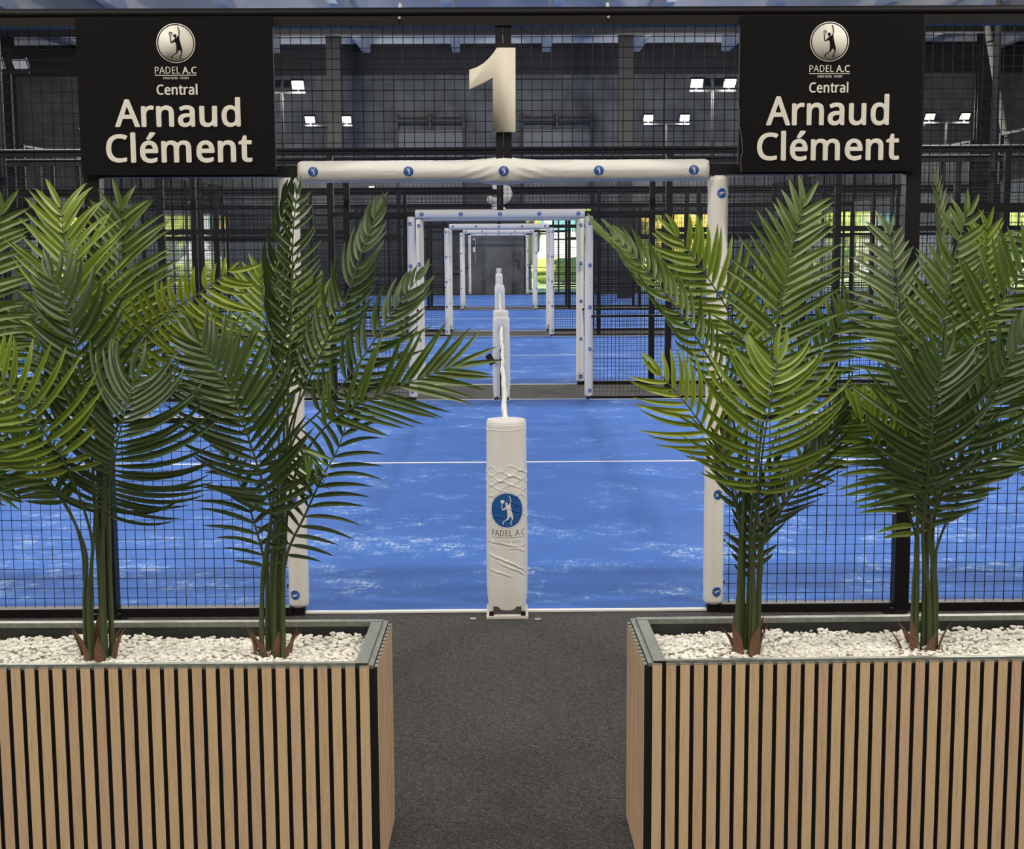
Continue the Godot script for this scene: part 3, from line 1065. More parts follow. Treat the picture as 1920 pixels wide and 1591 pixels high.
func palm(u: float, v: float, words: String, feet: int) -> Node3D:
	var p := at_y(u, v, 0.602)
	p.z = 2.835
	var at := at_z(u, v, 2.835)
	var t := thing("potted_palm", words, "palm", Vector3(at.x, 0.602, 2.835), "artificial palms in the planters")
	for k in feet:
		var a := TAU * k / feet + 0.4 + rng.randf_range(-0.25, 0.25)
		var r := rng.randf_range(0.03, 0.055)
		put(t, "husk", husk_mesh(rng.randf_range(0.09, 0.145), rng.randf_range(0.02, 0.06), rng.randf_range(0.014, 0.02)), M.husk_brown, Transform3D(Basis(Vector3.UP, a), Vector3(sin(a) * r, -0.012, cos(a) * r * 0.8)))
	return t

func palms() -> void:
	rng.seed = 4242
	# palm on the outer side of the left planter
	var A := palm(186, 1226, "bushy palm with a bright upright frond, left planter, in front of the left fence post", 6)
	frond(A, Vector2(0.01, -0.02), [[178, 930, -0.02], [162, 760, 0.0], [142, 640, 0.02], [131, 540, 0.03], [121, 450, 0.02], [113, 388, 0.0]], {"tone": "leaf_light", "len": 0.265, "a0": 62, "a1": 34, "bend": -6, "lift": -22})
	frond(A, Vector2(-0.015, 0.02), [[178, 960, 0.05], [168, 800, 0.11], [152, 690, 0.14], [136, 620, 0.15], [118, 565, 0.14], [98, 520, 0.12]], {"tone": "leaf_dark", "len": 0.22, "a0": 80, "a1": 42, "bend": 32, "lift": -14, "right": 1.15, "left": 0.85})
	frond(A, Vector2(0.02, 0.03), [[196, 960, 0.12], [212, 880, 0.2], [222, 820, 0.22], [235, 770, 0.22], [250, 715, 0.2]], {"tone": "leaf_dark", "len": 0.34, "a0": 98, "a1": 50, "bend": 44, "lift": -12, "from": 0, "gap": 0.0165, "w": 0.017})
	frond(A, Vector2(0.035, -0.02), [[205, 900, -0.08], [212, 700, -0.14], [220, 560, -0.16], [225, 460, -0.16], [228, 395, -0.16]], {"tone": "leaf_mid", "len": 0.24, "a0": 64, "a1": 36, "bend": -14, "lift": -20})
	frond(A, Vector2(0.02, 0.0), [[195, 900, 0.0], [215, 730, 0.03], [258, 640, 0.06], [320, 585, 0.08], [380, 545, 0.08], [428, 508, 0.06]], {"tone": "leaf_fresh", "len": 0.24, "a0": 112, "a1": 52, "bend": 30, "lift": -16, "roll": 14, "left": 0.5, "sag": 0.2, "gap": 0.02, "w": 0.016})
	frond(A, Vector2(-0.02, 0.03), [[172, 1010, 0.08], [128, 880, 0.2], [85, 815, 0.24], [40, 750, 0.26], [-20, 690, 0.26]], {"tone": "leaf_light", "len": 0.24, "a0": 92, "a1": 62, "bend": 22, "lift": -20, "from": 1})
	frond(A, Vector2(-0.04, 0.0), [[160, 1030, 0.06], [112, 930, 0.12], [60, 862, 0.14], [0, 805, 0.14], [-50, 770, 0.12]], {"tone": "leaf_mid", "len": 0.19, "a0": 62, "a1": 40, "bend": -20, "lift": -24, "from": 1})
	frond(A, Vector2(-0.035, -0.03), [[150, 1010, -0.02], [120, 940, 0.02], [70, 890, 0.03], [10, 850, 0.03], [-50, 830, 0.0]], {"tone": "leaf_mid", "len": 0.18, "a0": 58, "a1": 40, "bend": -16, "lift": -24, "from": 1, "gap": 0.032})
	frond(A, Vector2(0.0, -0.04), [[170, 900, -0.1], [120, 760, -0.16], [70, 660, -0.2], [30, 590, -0.22]], {"tone": "leaf_mid", "len": 0.2, "a0": 66, "a1": 40, "bend": -18, "lift": -16})
	frond(A, Vector2(0.03, -0.03), [[200, 880, -0.1], [245, 720, -0.16], [268, 600, -0.18], [270, 520, -0.18]], {"tone": "leaf_mid", "len": 0.17, "a0": 60, "a1": 38, "bend": -12, "lift": -20})

	# palm on the inner side of the left planter
	var B := palm(512, 1216, "tall loose palm with twisted upright fronds, left planter, beside the left gate post", 7)
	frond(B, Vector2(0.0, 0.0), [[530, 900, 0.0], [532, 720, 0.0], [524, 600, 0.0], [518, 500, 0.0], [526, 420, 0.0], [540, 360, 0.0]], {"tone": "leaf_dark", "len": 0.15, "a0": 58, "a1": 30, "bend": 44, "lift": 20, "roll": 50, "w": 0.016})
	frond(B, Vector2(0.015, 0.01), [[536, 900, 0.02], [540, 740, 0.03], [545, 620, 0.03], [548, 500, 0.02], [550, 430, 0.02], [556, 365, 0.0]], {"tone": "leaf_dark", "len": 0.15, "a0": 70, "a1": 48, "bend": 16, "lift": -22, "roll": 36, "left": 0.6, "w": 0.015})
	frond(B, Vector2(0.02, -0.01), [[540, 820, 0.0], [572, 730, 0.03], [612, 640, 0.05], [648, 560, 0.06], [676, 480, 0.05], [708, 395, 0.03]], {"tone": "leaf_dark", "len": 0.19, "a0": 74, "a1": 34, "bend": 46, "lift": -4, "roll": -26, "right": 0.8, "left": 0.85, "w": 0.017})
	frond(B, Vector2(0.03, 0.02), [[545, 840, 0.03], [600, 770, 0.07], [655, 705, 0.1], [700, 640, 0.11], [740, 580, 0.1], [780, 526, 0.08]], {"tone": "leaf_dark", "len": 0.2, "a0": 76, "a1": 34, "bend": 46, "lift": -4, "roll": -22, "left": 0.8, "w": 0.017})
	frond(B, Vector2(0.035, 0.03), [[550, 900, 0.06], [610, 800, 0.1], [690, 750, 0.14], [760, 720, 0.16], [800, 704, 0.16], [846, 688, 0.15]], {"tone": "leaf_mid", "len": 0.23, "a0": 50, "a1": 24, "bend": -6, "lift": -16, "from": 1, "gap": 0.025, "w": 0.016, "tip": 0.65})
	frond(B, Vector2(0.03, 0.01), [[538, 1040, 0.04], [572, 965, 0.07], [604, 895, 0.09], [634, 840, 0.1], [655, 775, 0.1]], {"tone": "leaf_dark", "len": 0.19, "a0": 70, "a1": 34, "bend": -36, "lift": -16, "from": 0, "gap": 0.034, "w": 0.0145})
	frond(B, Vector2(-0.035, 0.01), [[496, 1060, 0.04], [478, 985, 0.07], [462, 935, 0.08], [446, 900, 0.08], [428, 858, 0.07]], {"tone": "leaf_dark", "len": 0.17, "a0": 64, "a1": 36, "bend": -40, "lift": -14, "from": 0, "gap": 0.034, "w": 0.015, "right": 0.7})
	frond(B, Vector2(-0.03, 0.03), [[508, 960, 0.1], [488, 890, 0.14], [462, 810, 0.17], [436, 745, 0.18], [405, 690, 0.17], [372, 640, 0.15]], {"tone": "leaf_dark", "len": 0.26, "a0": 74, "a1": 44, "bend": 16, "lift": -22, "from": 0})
	frond(B, Vector2(-0.02, -0.02), [[512, 900, -0.05], [470, 770, -0.1], [428, 690, -0.13], [396, 640, -0.14], [366, 596, -0.14]], {"tone": "leaf_mid", "len": 0.19, "a0": 66, "a1": 34, "bend": -12, "lift": -12})
	frond(B, Vector2(0.0, -0.03), [[524, 860, -0.1], [512, 700, -0.15], [500, 600, -0.18], [488, 520, -0.19]], {"tone": "leaf_light", "len": 0.2, "a0": 60, "a1": 32, "bend": -6, "lift": -12})
	frond(B, Vector2(0.01, 0.03), [[526, 980, 0.06], [534, 900, 0.1], [548, 848, 0.13], [572, 840, 0.15], [592, 870, 0.17]], {"tone": "leaf_mid", "len": 0.15, "a0": 60, "a1": 40, "bend": -8, "lift": -24, "from": 1, "sag": 0.9, "w": 0.015})
	frond(B, Vector2(-0.01, -0.035), [[520, 900, -0.12], [500, 800, -0.16], [470, 740, -0.18], [440, 700, -0.18]], {"tone": "leaf_light", "len": 0.17, "a0": 72, "a1": 40, "bend": -16, "lift": -22})
	frond(B, Vector2(0.01, -0.04), [[536, 880, -0.12], [570, 700, -0.18], [585, 620, -0.2], [580, 540, -0.2]], {"tone": "leaf_light", "len": 0.17, "a0": 56, "a1": 30, "bend": 8, "lift": -14})

	# palm on the inner side of the right planter
	var C := palm(1400, 1208, "full palm with a lime green fan of fronds, right planter, beside the right gate post", 6)
	frond(C, Vector2(0.01, 0.0), [[1410, 960, 0.02], [1432, 780, 0.04], [1448, 660, 0.06], [1468, 550, 0.06], [1486, 460, 0.05], [1505, 388, 0.03]], {"tone": "leaf_mid", "len": 0.235, "a0": 70, "a1": 36, "bend": -8, "lift": -14, "from": 1})
	frond(C, Vector2(0.015, 0.03), [[1412, 1020, 0.12], [1422, 920, 0.2], [1432, 830, 0.25], [1444, 755, 0.26], [1458, 678, 0.24]], {"tone": "leaf_light", "len": 0.285, "a0": 88, "a1": 54, "bend": 38, "lift": -10, "from": 1, "gap": 0.0215, "w": 0.0175})
	frond(C, Vector2(-0.02, 0.0), [[1392, 900, 0.0], [1362, 740, 0.02], [1310, 640, 0.05], [1255, 560, 0.06], [1195, 485, 0.06], [1130, 430, 0.04]], {"tone": "leaf_mid", "len": 0.16, "a0": 76, "a1": 34, "bend": 56, "lift": 24, "roll": 34, "w": 0.016})
	frond(C, Vector2(-0.01, -0.02), [[1400, 880, -0.06], [1396, 680, -0.08], [1368, 590, -0.08], [1330, 525, -0.07], [1300, 482, -0.06], [1272, 442, -0.05]], {"tone": "leaf_light", "len": 0.21, "a0": 74, "a1": 40, "bend": 14, "lift": -16, "from": 1})
	frond(C, Vector2(-0.03, 0.02), [[1386, 980, 0.06], [1356, 862, 0.12], [1322, 806, 0.15], [1284, 754, 0.16], [1240, 704, 0.16]], {"tone": "leaf_fresh", "len": 0.21, "a0": 70, "a1": 40, "bend": 26, "lift": -22, "from": 1, "w": 0.015})
	frond(C, Vector2(0.03, 0.02), [[1440, 960, 0.05], [1505, 860, 0.09], [1552, 775, 0.12], [1585, 725, 0.13], [1630, 722, 0.14], [1675, 752, 0.15], [1708, 792, 0.15]], {"tone": "leaf_light", "len": 0.16, "a0": 62, "a1": 50, "bend": -10, "lift": -20, "from": 3, "sag": 1.1, "w": 0.018})
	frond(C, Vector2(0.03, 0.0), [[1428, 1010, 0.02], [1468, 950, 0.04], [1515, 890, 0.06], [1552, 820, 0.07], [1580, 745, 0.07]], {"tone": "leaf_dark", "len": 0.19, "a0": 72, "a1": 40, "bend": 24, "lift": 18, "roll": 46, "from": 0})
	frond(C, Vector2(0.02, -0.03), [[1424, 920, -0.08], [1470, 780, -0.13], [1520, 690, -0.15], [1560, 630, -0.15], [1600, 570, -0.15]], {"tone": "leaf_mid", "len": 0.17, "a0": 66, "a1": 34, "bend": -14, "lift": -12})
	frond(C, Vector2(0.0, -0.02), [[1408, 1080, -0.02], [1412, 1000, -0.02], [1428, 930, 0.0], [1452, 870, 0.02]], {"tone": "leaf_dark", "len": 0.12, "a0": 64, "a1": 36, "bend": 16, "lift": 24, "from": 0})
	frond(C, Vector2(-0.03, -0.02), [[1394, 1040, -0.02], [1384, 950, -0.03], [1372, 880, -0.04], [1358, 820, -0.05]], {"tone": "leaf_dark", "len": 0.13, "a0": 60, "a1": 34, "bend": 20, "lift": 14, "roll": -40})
	frond(C, Vector2(0.01, -0.04), [[1415, 880, -0.12], [1430, 700, -0.18], [1450, 600, -0.2], [1478, 500, -0.2]], {"tone": "leaf_light", "len": 0.2, "a0": 64, "a1": 36, "bend": 6, "lift": -12})
	frond(C, Vector2(0.035, -0.03), [[1436, 1000, -0.05], [1500, 900, -0.08], [1560, 830, -0.1], [1620, 790, -0.1]], {"tone": "leaf_light", "len": 0.15, "a0": 62, "a1": 40, "bend": -10, "lift": -20})

	# palm on the outer side of the right planter
	var D := palm(1728, 1206, "dense dark palm, right planter, in front of the right fence post", 6)
	frond(D, Vector2(0.005, 0.0), [[1730, 960, 0.02], [1742, 800, 0.05], [1756, 680, 0.07], [1772, 570, 0.07], [1790, 480, 0.06], [1812, 405, 0.04]], {"tone": "leaf_mid", "len": 0.19, "a0": 78, "a1": 44, "bend": 10, "lift": -14, "from": 0})
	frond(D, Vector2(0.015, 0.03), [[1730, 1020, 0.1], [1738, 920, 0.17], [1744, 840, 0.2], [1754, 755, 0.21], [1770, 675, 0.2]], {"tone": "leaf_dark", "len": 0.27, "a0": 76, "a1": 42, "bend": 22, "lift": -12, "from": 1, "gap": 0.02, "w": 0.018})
	frond(D, Vector2(-0.02, -0.02), [[1722, 900, -0.06], [1712, 740, -0.1], [1698, 640, -0.12], [1684, 550, -0.12], [1668, 440, -0.12]], {"tone": "leaf_pale", "len": 0.2, "a0": 66, "a1": 32, "bend": -18, "lift": -18, "from": 1, "right": 0.7})
	frond(D, Vector2(-0.02, 0.01), [[1720, 940, 0.03], [1714, 820, 0.05], [1708, 730, 0.06], [1694, 640, 0.06], [1676, 580, 0.05]], {"tone": "leaf_mid", "len": 0.23, "a0": 84, "a1": 56, "bend": -22, "lift": -16, "from": 0, "right": 0.5})
	frond(D, Vector2(0.01, -0.02), [[1738, 840, -0.06], [1752, 660, -0.08], [1760, 540, -0.09], [1764, 440, -0.09], [1756, 344, -0.09]], {"tone": "leaf_pale", "len": 0.13, "a0": 52, "a1": 30, "bend": -10, "lift": 20, "roll": 50})
	frond(D, Vector2(0.03, 0.0), [[1742, 900, 0.02], [1790, 740, 0.05], [1836, 640, 0.07], [1882, 560, 0.08], [1926, 500, 0.08], [1970, 450, 0.07]], {"tone": "leaf_mid", "len": 0.22, "a0": 74, "a1": 44, "bend": 6, "lift": -14, "from": 1})
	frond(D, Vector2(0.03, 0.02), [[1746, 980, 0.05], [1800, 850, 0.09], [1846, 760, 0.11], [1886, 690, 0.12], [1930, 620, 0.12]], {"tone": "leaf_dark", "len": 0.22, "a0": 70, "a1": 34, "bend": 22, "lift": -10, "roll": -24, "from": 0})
	frond(D, Vector2(0.04, 0.01), [[1756, 1030, 0.04], [1800, 930, 0.07], [1846, 870, 0.08], [1896, 838, 0.08], [1950, 828, 0.06]], {"tone": "leaf_mid", "len": 0.17, "a0": 66, "a1": 36, "bend": 14, "lift": -18, "from": 1})
	frond(D, Vector2(-0.03, 0.0), [[1716, 1000, 0.0], [1668, 880, 0.02], [1630, 812, 0.03], [1590, 765, 0.03]], {"tone": "leaf_light", "len": 0.17, "a0": 72, "a1": 44, "bend": -20, "lift": -16, "from": 0})
	frond(D, Vector2(0.02, -0.03), [[1740, 900, -0.1], [1790, 720, -0.15], [1826, 600, -0.17], [1846, 500, -0.17], [1850, 430, -0.17]], {"tone": "leaf_light", "len": 0.17, "a0": 62, "a1": 34, "bend": -8, "lift": -14})
	frond(D, Vector2(0.04, -0.02), [[1755, 960, -0.08], [1820, 820, -0.13], [1880, 740, -0.14], [1950, 690, -0.14]], {"tone": "leaf_light", "len": 0.2, "a0": 70, "a1": 40, "bend": 16, "lift": -16})

	# the outermost palms reach into the frame with a few fronds only
	var L := palm(-160, 1230, "outermost palm of the left planter, beyond the bushy one", 5)
	frond(L, Vector2(0.02, 0.0), [[-110, 800, 0.0], [-60, 620, 0.02], [-30, 510, 0.02], [2, 402, 0.0]], {"tone": "leaf_mid", "len": 0.21, "a0": 74, "a1": 40, "bend": -16, "lift": -14, "from": 0})
	frond(L, Vector2(0.03, 0.01), [[-120, 900, 0.02], [-70, 780, 0.04], [-40, 680, 0.04], [-15, 570, 0.03]], {"tone": "leaf_mid", "len": 0.24, "a0": 82, "a1": 54, "bend": -26, "lift": -14, "from": 0})
	frond(L, Vector2(0.0, 0.0), [[-160, 800, 0.0], [-170, 600, 0.0], [-190, 450, 0.0]], {"tone": "leaf_mid", "len": 0.22, "a0": 68, "a1": 40, "bend": 0, "lift": -14})
	frond(L, Vector2(0.03, 0.03), [[-130, 1000, 0.05], [-90, 930, 0.08], [-50, 900, 0.08], [-5, 890, 0.08]], {"tone": "leaf_mid", "len": 0.18, "a0": 66, "a1": 36, "bend": -14, "lift": -20})
	var R := palm(2062, 1204, "outermost palm of the right planter, beyond the dense dark one", 5)
	frond(R, Vector2(-0.02, 0.0), [[2020, 900, 0.0], [1985, 780, 0.02], [1950, 720, 0.04], [1912, 690, 0.04]], {"tone": "leaf_mid", "len": 0.2, "a0": 74, "a1": 40, "bend": -26, "lift": -20, "from": 0})
	frond(R, Vector2(-0.02, 0.02), [[2030, 1000, 0.03], [1995, 900, 0.05], [1960, 850, 0.05], [1925, 830, 0.05]], {"tone": "leaf_mid", "len": 0.15, "a0": 74, "a1": 44, "bend": -26, "lift": -20, "from": 0})
	frond(R, Vector2(0.0, 0.0), [[2050, 800, 0.0], [2010, 560, 0.0], [1960, 430, 0.0]], {"tone": "leaf_mid", "len": 0.22, "a0": 70, "a1": 40, "bend": -6, "lift": -14})
	frond(R, Vector2(0.01, 0.0), [[2080, 800, 0.0], [2110, 600, 0.0], [2140, 450, 0.0]], {"tone": "leaf_mid", "len": 0.22, "a0": 68, "a1": 40, "bend": 0, "lift": -14})

# ---------------------------------------------------------------- signs
func sign_board(u: Array, words: String) -> void:
	# u: pixel columns and rows of the board and of its lettering
	var z := 0.105
	var a := at_z(u[0], u[3], z)
	var b := at_z(u[2], u[1], z)
	var t := thing("name_sign", words, "sign", Vector3((a.x + b.x) / 2, (a.y + b.y) / 2, 0.09), "black court name boards")
	box(t, "board", Vector3(a.x, a.y, 0.078) - t.position, Vector3(b.x, b.y, z) - t.position, M.sign_black)
	var zz := z + 0.0015
	letter(t, "lettering", "Central", true, u[4], u[5], u[6], u[7], zz, M.sign_white)
	letter(t, "lettering", "Arnaud", true, u[8], u[9], u[10], u[11], zz, M.sign_white)
	letter(t, "lettering", "Clément", true, u[12], u[13], u[14], u[15], zz, M.sign_white)
	var cu: float = u[16]
	var cv: float = u[17]
	var w: float = u[18]         # half width of the word mark
	letter(t, "lettering", "PADEL", false, cu - w, cv + 44, cu + w * 0.2, cv + 57, zz, M.sign_white)
	letter(t, "lettering", "A.C", true, cu + w * 0.32, cv + 44, cu + w, cv + 57.5, zz, M.sign_white)
	letter(t, "lettering", "PARIS NORD - ROISSY", false, cu - w * 0.6, cv + 63, cu + w * 0.64, cv + 67.5, zz, M.sign_white)
	var la := at_z(cu - w, cv + 60.6, zz)
	var lb := at_z(cu + w, cv + 59.2, zz)
	box(t, "underline", Vector3(la.x, la.y, z) - t.position, Vector3(lb.x, lb.y, z + 0.002) - t.position, M.sign_white)
	var c := at_z(cu, cv, z + 0.002) - t.position
	var r := (at_z(cu + 36.5, cv, z) - at_z(cu, cv, z)).x
	put(t, "emblem_ring", ring_mesh(r * 0.955, r), M.sign_white, Transform3D(Basis(), c))
	var e := put(t, "emblem", ring_mesh(0.0, r * 0.9), M.sign_white, Transform3D(Basis(), c))
	var polys := player_polys()
	for k in 3:
		var q := PackedVector2Array()
		for p: Vector2 in polys[k]:
			q.append(p * r * 0.9)
		put(e, ["player_figure", "player_head", "racket"][k], prism_mesh(q, 0.0012), M.sign_black if k < 2 else M.racket_grey)

func number_one() -> void:
	var pts := PackedVector2Array()
	var z := 0.06
	var o := at_z(946, 170, z)
	for q in [[1735, 345], [1868, 345], [1868, 950], [1706, 950], [1704, 560], [1650, 594], [1590, 623], [1535, 643], [1535, 505], [1590, 486], [1640, 456], [1680, 418], [1710, 382]]:
		var p := at_z(480 + q[0] / 3.84, q[1] / 3.84, z) - o
		pts.append(Vector2(p.x, p.y))
	var m := put(self, "court_number", prism_mesh(pts, 0.02), M.number_cream, Transform3D(Basis(), o - Vector3(0, 0, 0.008)))
	tag(m, "cream cut-out number 1 on the post above the first gate", "number")

func far_number(s: String, z: float, words: String) -> void:
	var t := heavy(text_mesh(s, false), 0.03)
	var bb := t.get_aabb()
	var k := Vector3(0.33 / bb.size.x, 0.47 / bb.size.y, 0.4)
	var m := put(self, "court_number", t, M.sign_white, Transform3D(Basis.from_scale(k), Vector3(0.0, 2.6, z + 0.06) - bb.get_center() * k))
	tag(m, words, "number")

# ---------------------------------------------------------------- hall shell and outside
func shell() -> void:
	structure(box(self, "floor", Vector3(-25, -0.3, FAR_Z - 0.4), Vector3(25, 0, 16), M.carpet))
	structure(box(self, "wall_left", Vector3(-25, 0, FAR_Z), Vector3(-24.6, CEIL, 16), M.wall_grey))
	structure(box(self, "wall_right", Vector3(24.6, 0, FAR_Z), Vector3(25, CEIL, 16), M.wall_grey))
	structure(box(self, "wall_back", Vector3(-25, 0, 15.6), Vector3(25, CEIL, 16), M.wall_light))
	structure(box(self, "ceiling", Vector3(-25, CEIL, FAR_Z - 0.4), Vector3(25, CEIL + 0.3, 16), M.deck_grey))
	# far wall with glazed openings
	var w := Node3D.new()
	w.name = "wall_far"
	add_child(w)
	structure(w)
	var z0 := FAR_Z - 0.4
	var gaps := [[-16.9, -15.3, 3.05], [-12.6, -10.1, 3.05], [0.95, 3.55, 3.2], [5.2, 7.9, 3.05], [11.7, 14.2, 3.05], [18.6, 20.4, 3.05]]
	var x := -24.6
	for g in gaps:
		box(w, "wall_section", Vector3(x, 0, z0), Vector3(g[0], 3.2, FAR_Z), M.wall_grey)
		if g[2] < 3.2:
			box(w, "wall_section", Vector3(g[0], g[2], z0), Vector3(g[1], 3.2, FAR_Z), M.wall_grey)
		x = g[1]
	box(w, "wall_section", Vector3(x, 0, z0), Vector3(24.6, 3.2, FAR_Z), M.wall_grey)
	for k in 8:
		box(w, "wall_panel", Vector3(-24.6 + 6.15 * k + 0.02, 3.2, z0), Vector3(-24.6 + 6.15 * (k + 1) - 0.02, 5.7, FAR_Z), M.wall_grey)
		box(w, "wall_panel", Vector3(-24.6 + 6.15 * k + 0.02, 5.72, z0), Vector3(-24.6 + 6.15 * (k + 1) - 0.02, 8.02, FAR_Z), M.wall_grey)
	box(w, "wall_core", Vector3(-24.6, 3.2, z0), Vector3(24.6, 8.02, FAR_Z - 0.03), M.wall_dark)
	box(w, "upper_band", Vector3(-24.6, 8.02, z0), Vector3(24.6, 9.14, FAR_Z), M.wall_dark)
	box(w, "edge_beam", Vector3(-24.6, 9.14, z0), Vector3(24.6, CEIL, FAR_Z + 0.1), M.beam_white)
	var n := 1
	for g in gaps:
		var o := Node3D.new()
		o.name = "window_%d" % n
		n += 1
		add_child(o)
		structure(o)
		o.position = Vector3(g[0], 0, FAR_Z - 0.2)
		var ww: float = g[1] - g[0]
		var hh: float = g[2]
		box(o, "frame", Vector3(0, 0, -0.04), Vector3(0.06, hh, 0.04), M.frame_dark)
		box(o, "frame", Vector3(ww - 0.06, 0, -0.04), Vector3(ww, hh, 0.04), M.frame_dark)
		box(o, "frame", Vector3(0.06, hh - 0.06, -0.04), Vector3(ww - 0.06, hh, 0.04), M.frame_dark)
		box(o, "frame", Vector3(0.06, 0, -0.04), Vector3(ww - 0.06, 0.05, 0.04), M.frame_dark)
		var half := ww / 2
		box(o, "mullion", Vector3(half - 0.025, 0.05, -0.03), Vector3(half + 0.025, hh - 0.06, 0.03), M.frame_dark)
		for k in 2:
			box(o, "pane", Vector3(0.06 if k == 0 else half + 0.025, 0.05, -0.005), Vector3(half - 0.025 if k == 0 else ww - 0.06, hh - 0.06, 0.005), M.glass)
	# white beams run along the hall under the deck, a dark girder crosses them
	for k in range(-7, 8):
		var bx := 0.15 + 3.28 * k + 1.64
		var o := box(self, "ceiling_beam", Vector3(bx - 0.14, 8.82, FAR_Z + 0.1), Vector3(bx + 0.14, CEIL, 15.6), M.beam_white)
		tag(o, "white roof beam running the length of the hall under the deck", "beam", "white roof beams")
		if absf(bx) > 24.0:
			o.queue_free()
	var gd := box(self, "roof_girder", Vector3(-24.6, 8.27, -38.35), Vector3(24.6, 8.81, -37.95), M.wall_dark)
	tag(gd, "dark steel girder crossing the hall under the white roof beams", "girder")
	for cx in [-16.4, -5.48, 4.3, 16.4]:
		var c := thing("steel_column", {-16.4: "dark steel column behind the left name board, far down the hall", -5.48: "dark steel column near the left twin floodlights", 4.3: "dark steel column between the number and the right floodlights", 16.4: "dark steel column beside the cream downpipe"}[cx], "column", Vector3(cx, 0, -42.0), "hall columns")
		box(c, "flange", Vector3(-0.24, 0, 0.12), Vector3(0.24, 8.8, 0.15), M.column_dark)
		box(c, "flange", Vector3(-0.24, 0, -0.15), Vector3(0.24, 8.8, -0.12), M.column_dark)
		box(c, "web", Vector3(-0.02, 0, -0.12), Vector3(0.02, 8.8, 0.12), M.column_dark)
	var pa := at_z(1850, 42, -37.3)
	var pb := at_z(1886, 268, -37.3)
	pa = pb + (pa - pb) * ((8.8 - pb.y) / (pa.y - pb.y))
	pb = pa + (pb - pa) * ((pa.y - 4.0) / (pa.y - pb.y))
	var dp := thing("brace_pipe", "slanting cream pipe beside the dark column at the right", "pipe", pb)
	rod(dp, "pipe", Vector3.ZERO, pa - pb, 0.1, M.pipe_cream)
	for k in 3:
		var q := (pa - pb) * (0.2 + 0.3 * k)
		rod(dp, "clamp", q, q + (pa - pb).normalized() * 0.06, 0.115, M.drum_grey)
	# rolled-up shutters high on the far wall
	for s in [[-3.75, -1.2], [0.85, 3.5]]:
		var t := thing("roller_shutter", "dark rolled shutter drum with side guides %s" % ["left of the number 1" if s[0] < 0 else "right of the number 1"], "shutter", Vector3(s[0], 0, FAR_Z + 0.02), "roller shutters on the far wall")
		var ww: float = s[1] - s[0]
		rod(t, "drum", Vector3(0.1, 6.35, 0.25), Vector3(ww / 2 - 0.08, 6.35, 0.25), 0.14, M.drum_grey)
		rod(t, "drum", Vector3(ww / 2 + 0.08, 6.35, 0.25), Vector3(ww - 0.1, 6.35, 0.25), 0.14, M.drum_grey)
		for xx in [0.0, ww / 2 - 0.05, ww - 0.1]:
			box(t, "bracket", Vector3(xx, 6.05, 0.0), Vector3(xx + 0.1, 6.6, 0.35), M.frame_dark)
		for xx in [0.0, ww - 0.1]:
			box(t, "guide", Vector3(xx, 3.22, 0.0), Vector3(xx + 0.1, 6.05, 0.1), M.frame_dark)
		for k in 7:
			box(t, "door_panel", Vector3(0.1, 3.23 + 0.4 * k, 0.02), Vector3(ww - 0.1, 3.62 + 0.4 * k, 0.05), M.door_grey)
	# fittings on the wall behind the last gate
	var zw := FAR_Z
	var p := at_z(969, 479, zw) + Vector3(0, 0, 0.004)
	var eb := thing("electric_box", "dark grey electric box on the far wall beside the opening", "box", p)
	box(eb, "case", Vector3(-0.11, -0.17, 0.0), Vector3(0.11, 0.17, 0.1), M.box_grey)
	rod(eb, "conduit", Vector3(0.06, -0.17, 0.05), Vector3(0.06, -0.5, 0.05), 0.02, M.frame_dark)
	p = at_z(697, 355, zw)
	var el := thing("wall_light", "small square white light high on the far wall", "light", p + Vector3(0, 0, 0.004))
	box(el, "case", Vector3(-0.1, -0.12, 0.0), Vector3(0.1, 0.12, 0.05), M.box_white)
	box(el, "lamp_lens", Vector3(-0.085, -0.1, 0.05), Vector3(0.085, 0.1, 0.056), M.lamp_lens_glow)
	lamp_light(el.position + Vector3(0, 0, 0.07), el.position + Vector3(0, 0, 1), Vector2(0.17, 0.2), 0.3, Color(1.0, 0.97, 0.9))
	p = at_z(500, 552, zw + 0.2)
	var fe := thing("fire_extinguisher", "red fire extinguisher standing against the far wall", "extinguisher", Vector3(p.x, 0, zw + 0.2))
	put(fe, "cylinder", cyl_mesh(0.085, 0.085, 0.52, 16), M.safety_red, Transform3D(Basis(), Vector3(0, 0.26, 0)))
	put(fe, "shoulder", cyl_mesh(0.085, 0.03, 0.06, 16), M.safety_red, Transform3D(Basis(), Vector3(0, 0.55, 0)))
	box(fe, "handle", Vector3(-0.02, 0.58, -0.02), Vector3(0.1, 0.64, 0.02), M.frame_dark)
	p = at_z(889, 468, zw) + Vector3(0, 0, 0.004)
	var wb := thing("wall_panel_box", "small white control box on the far wall behind the last gate", "box", p)
	box(wb, "case", Vector3(-0.045, -0.09, 0.0), Vector3(0.045, 0.09, 0.06), M.box_white)
	rod(wb, "cable", Vector3(0.05, 0.09, 0.02), Vector3(0.06, 0.42, 0.02), 0.008, M.box_white, 6)
	rod(wb, "cable", Vector3(0.05, -0.09, 0.02), Vector3(0.04, -0.46, 0.02), 0.008, M.box_white, 6)
	rod(wb, "sensor", Vector3(-0.01, 0.39, 0.0), Vector3(-0.01, 0.39, 0.06), 0.04, M.box_white)

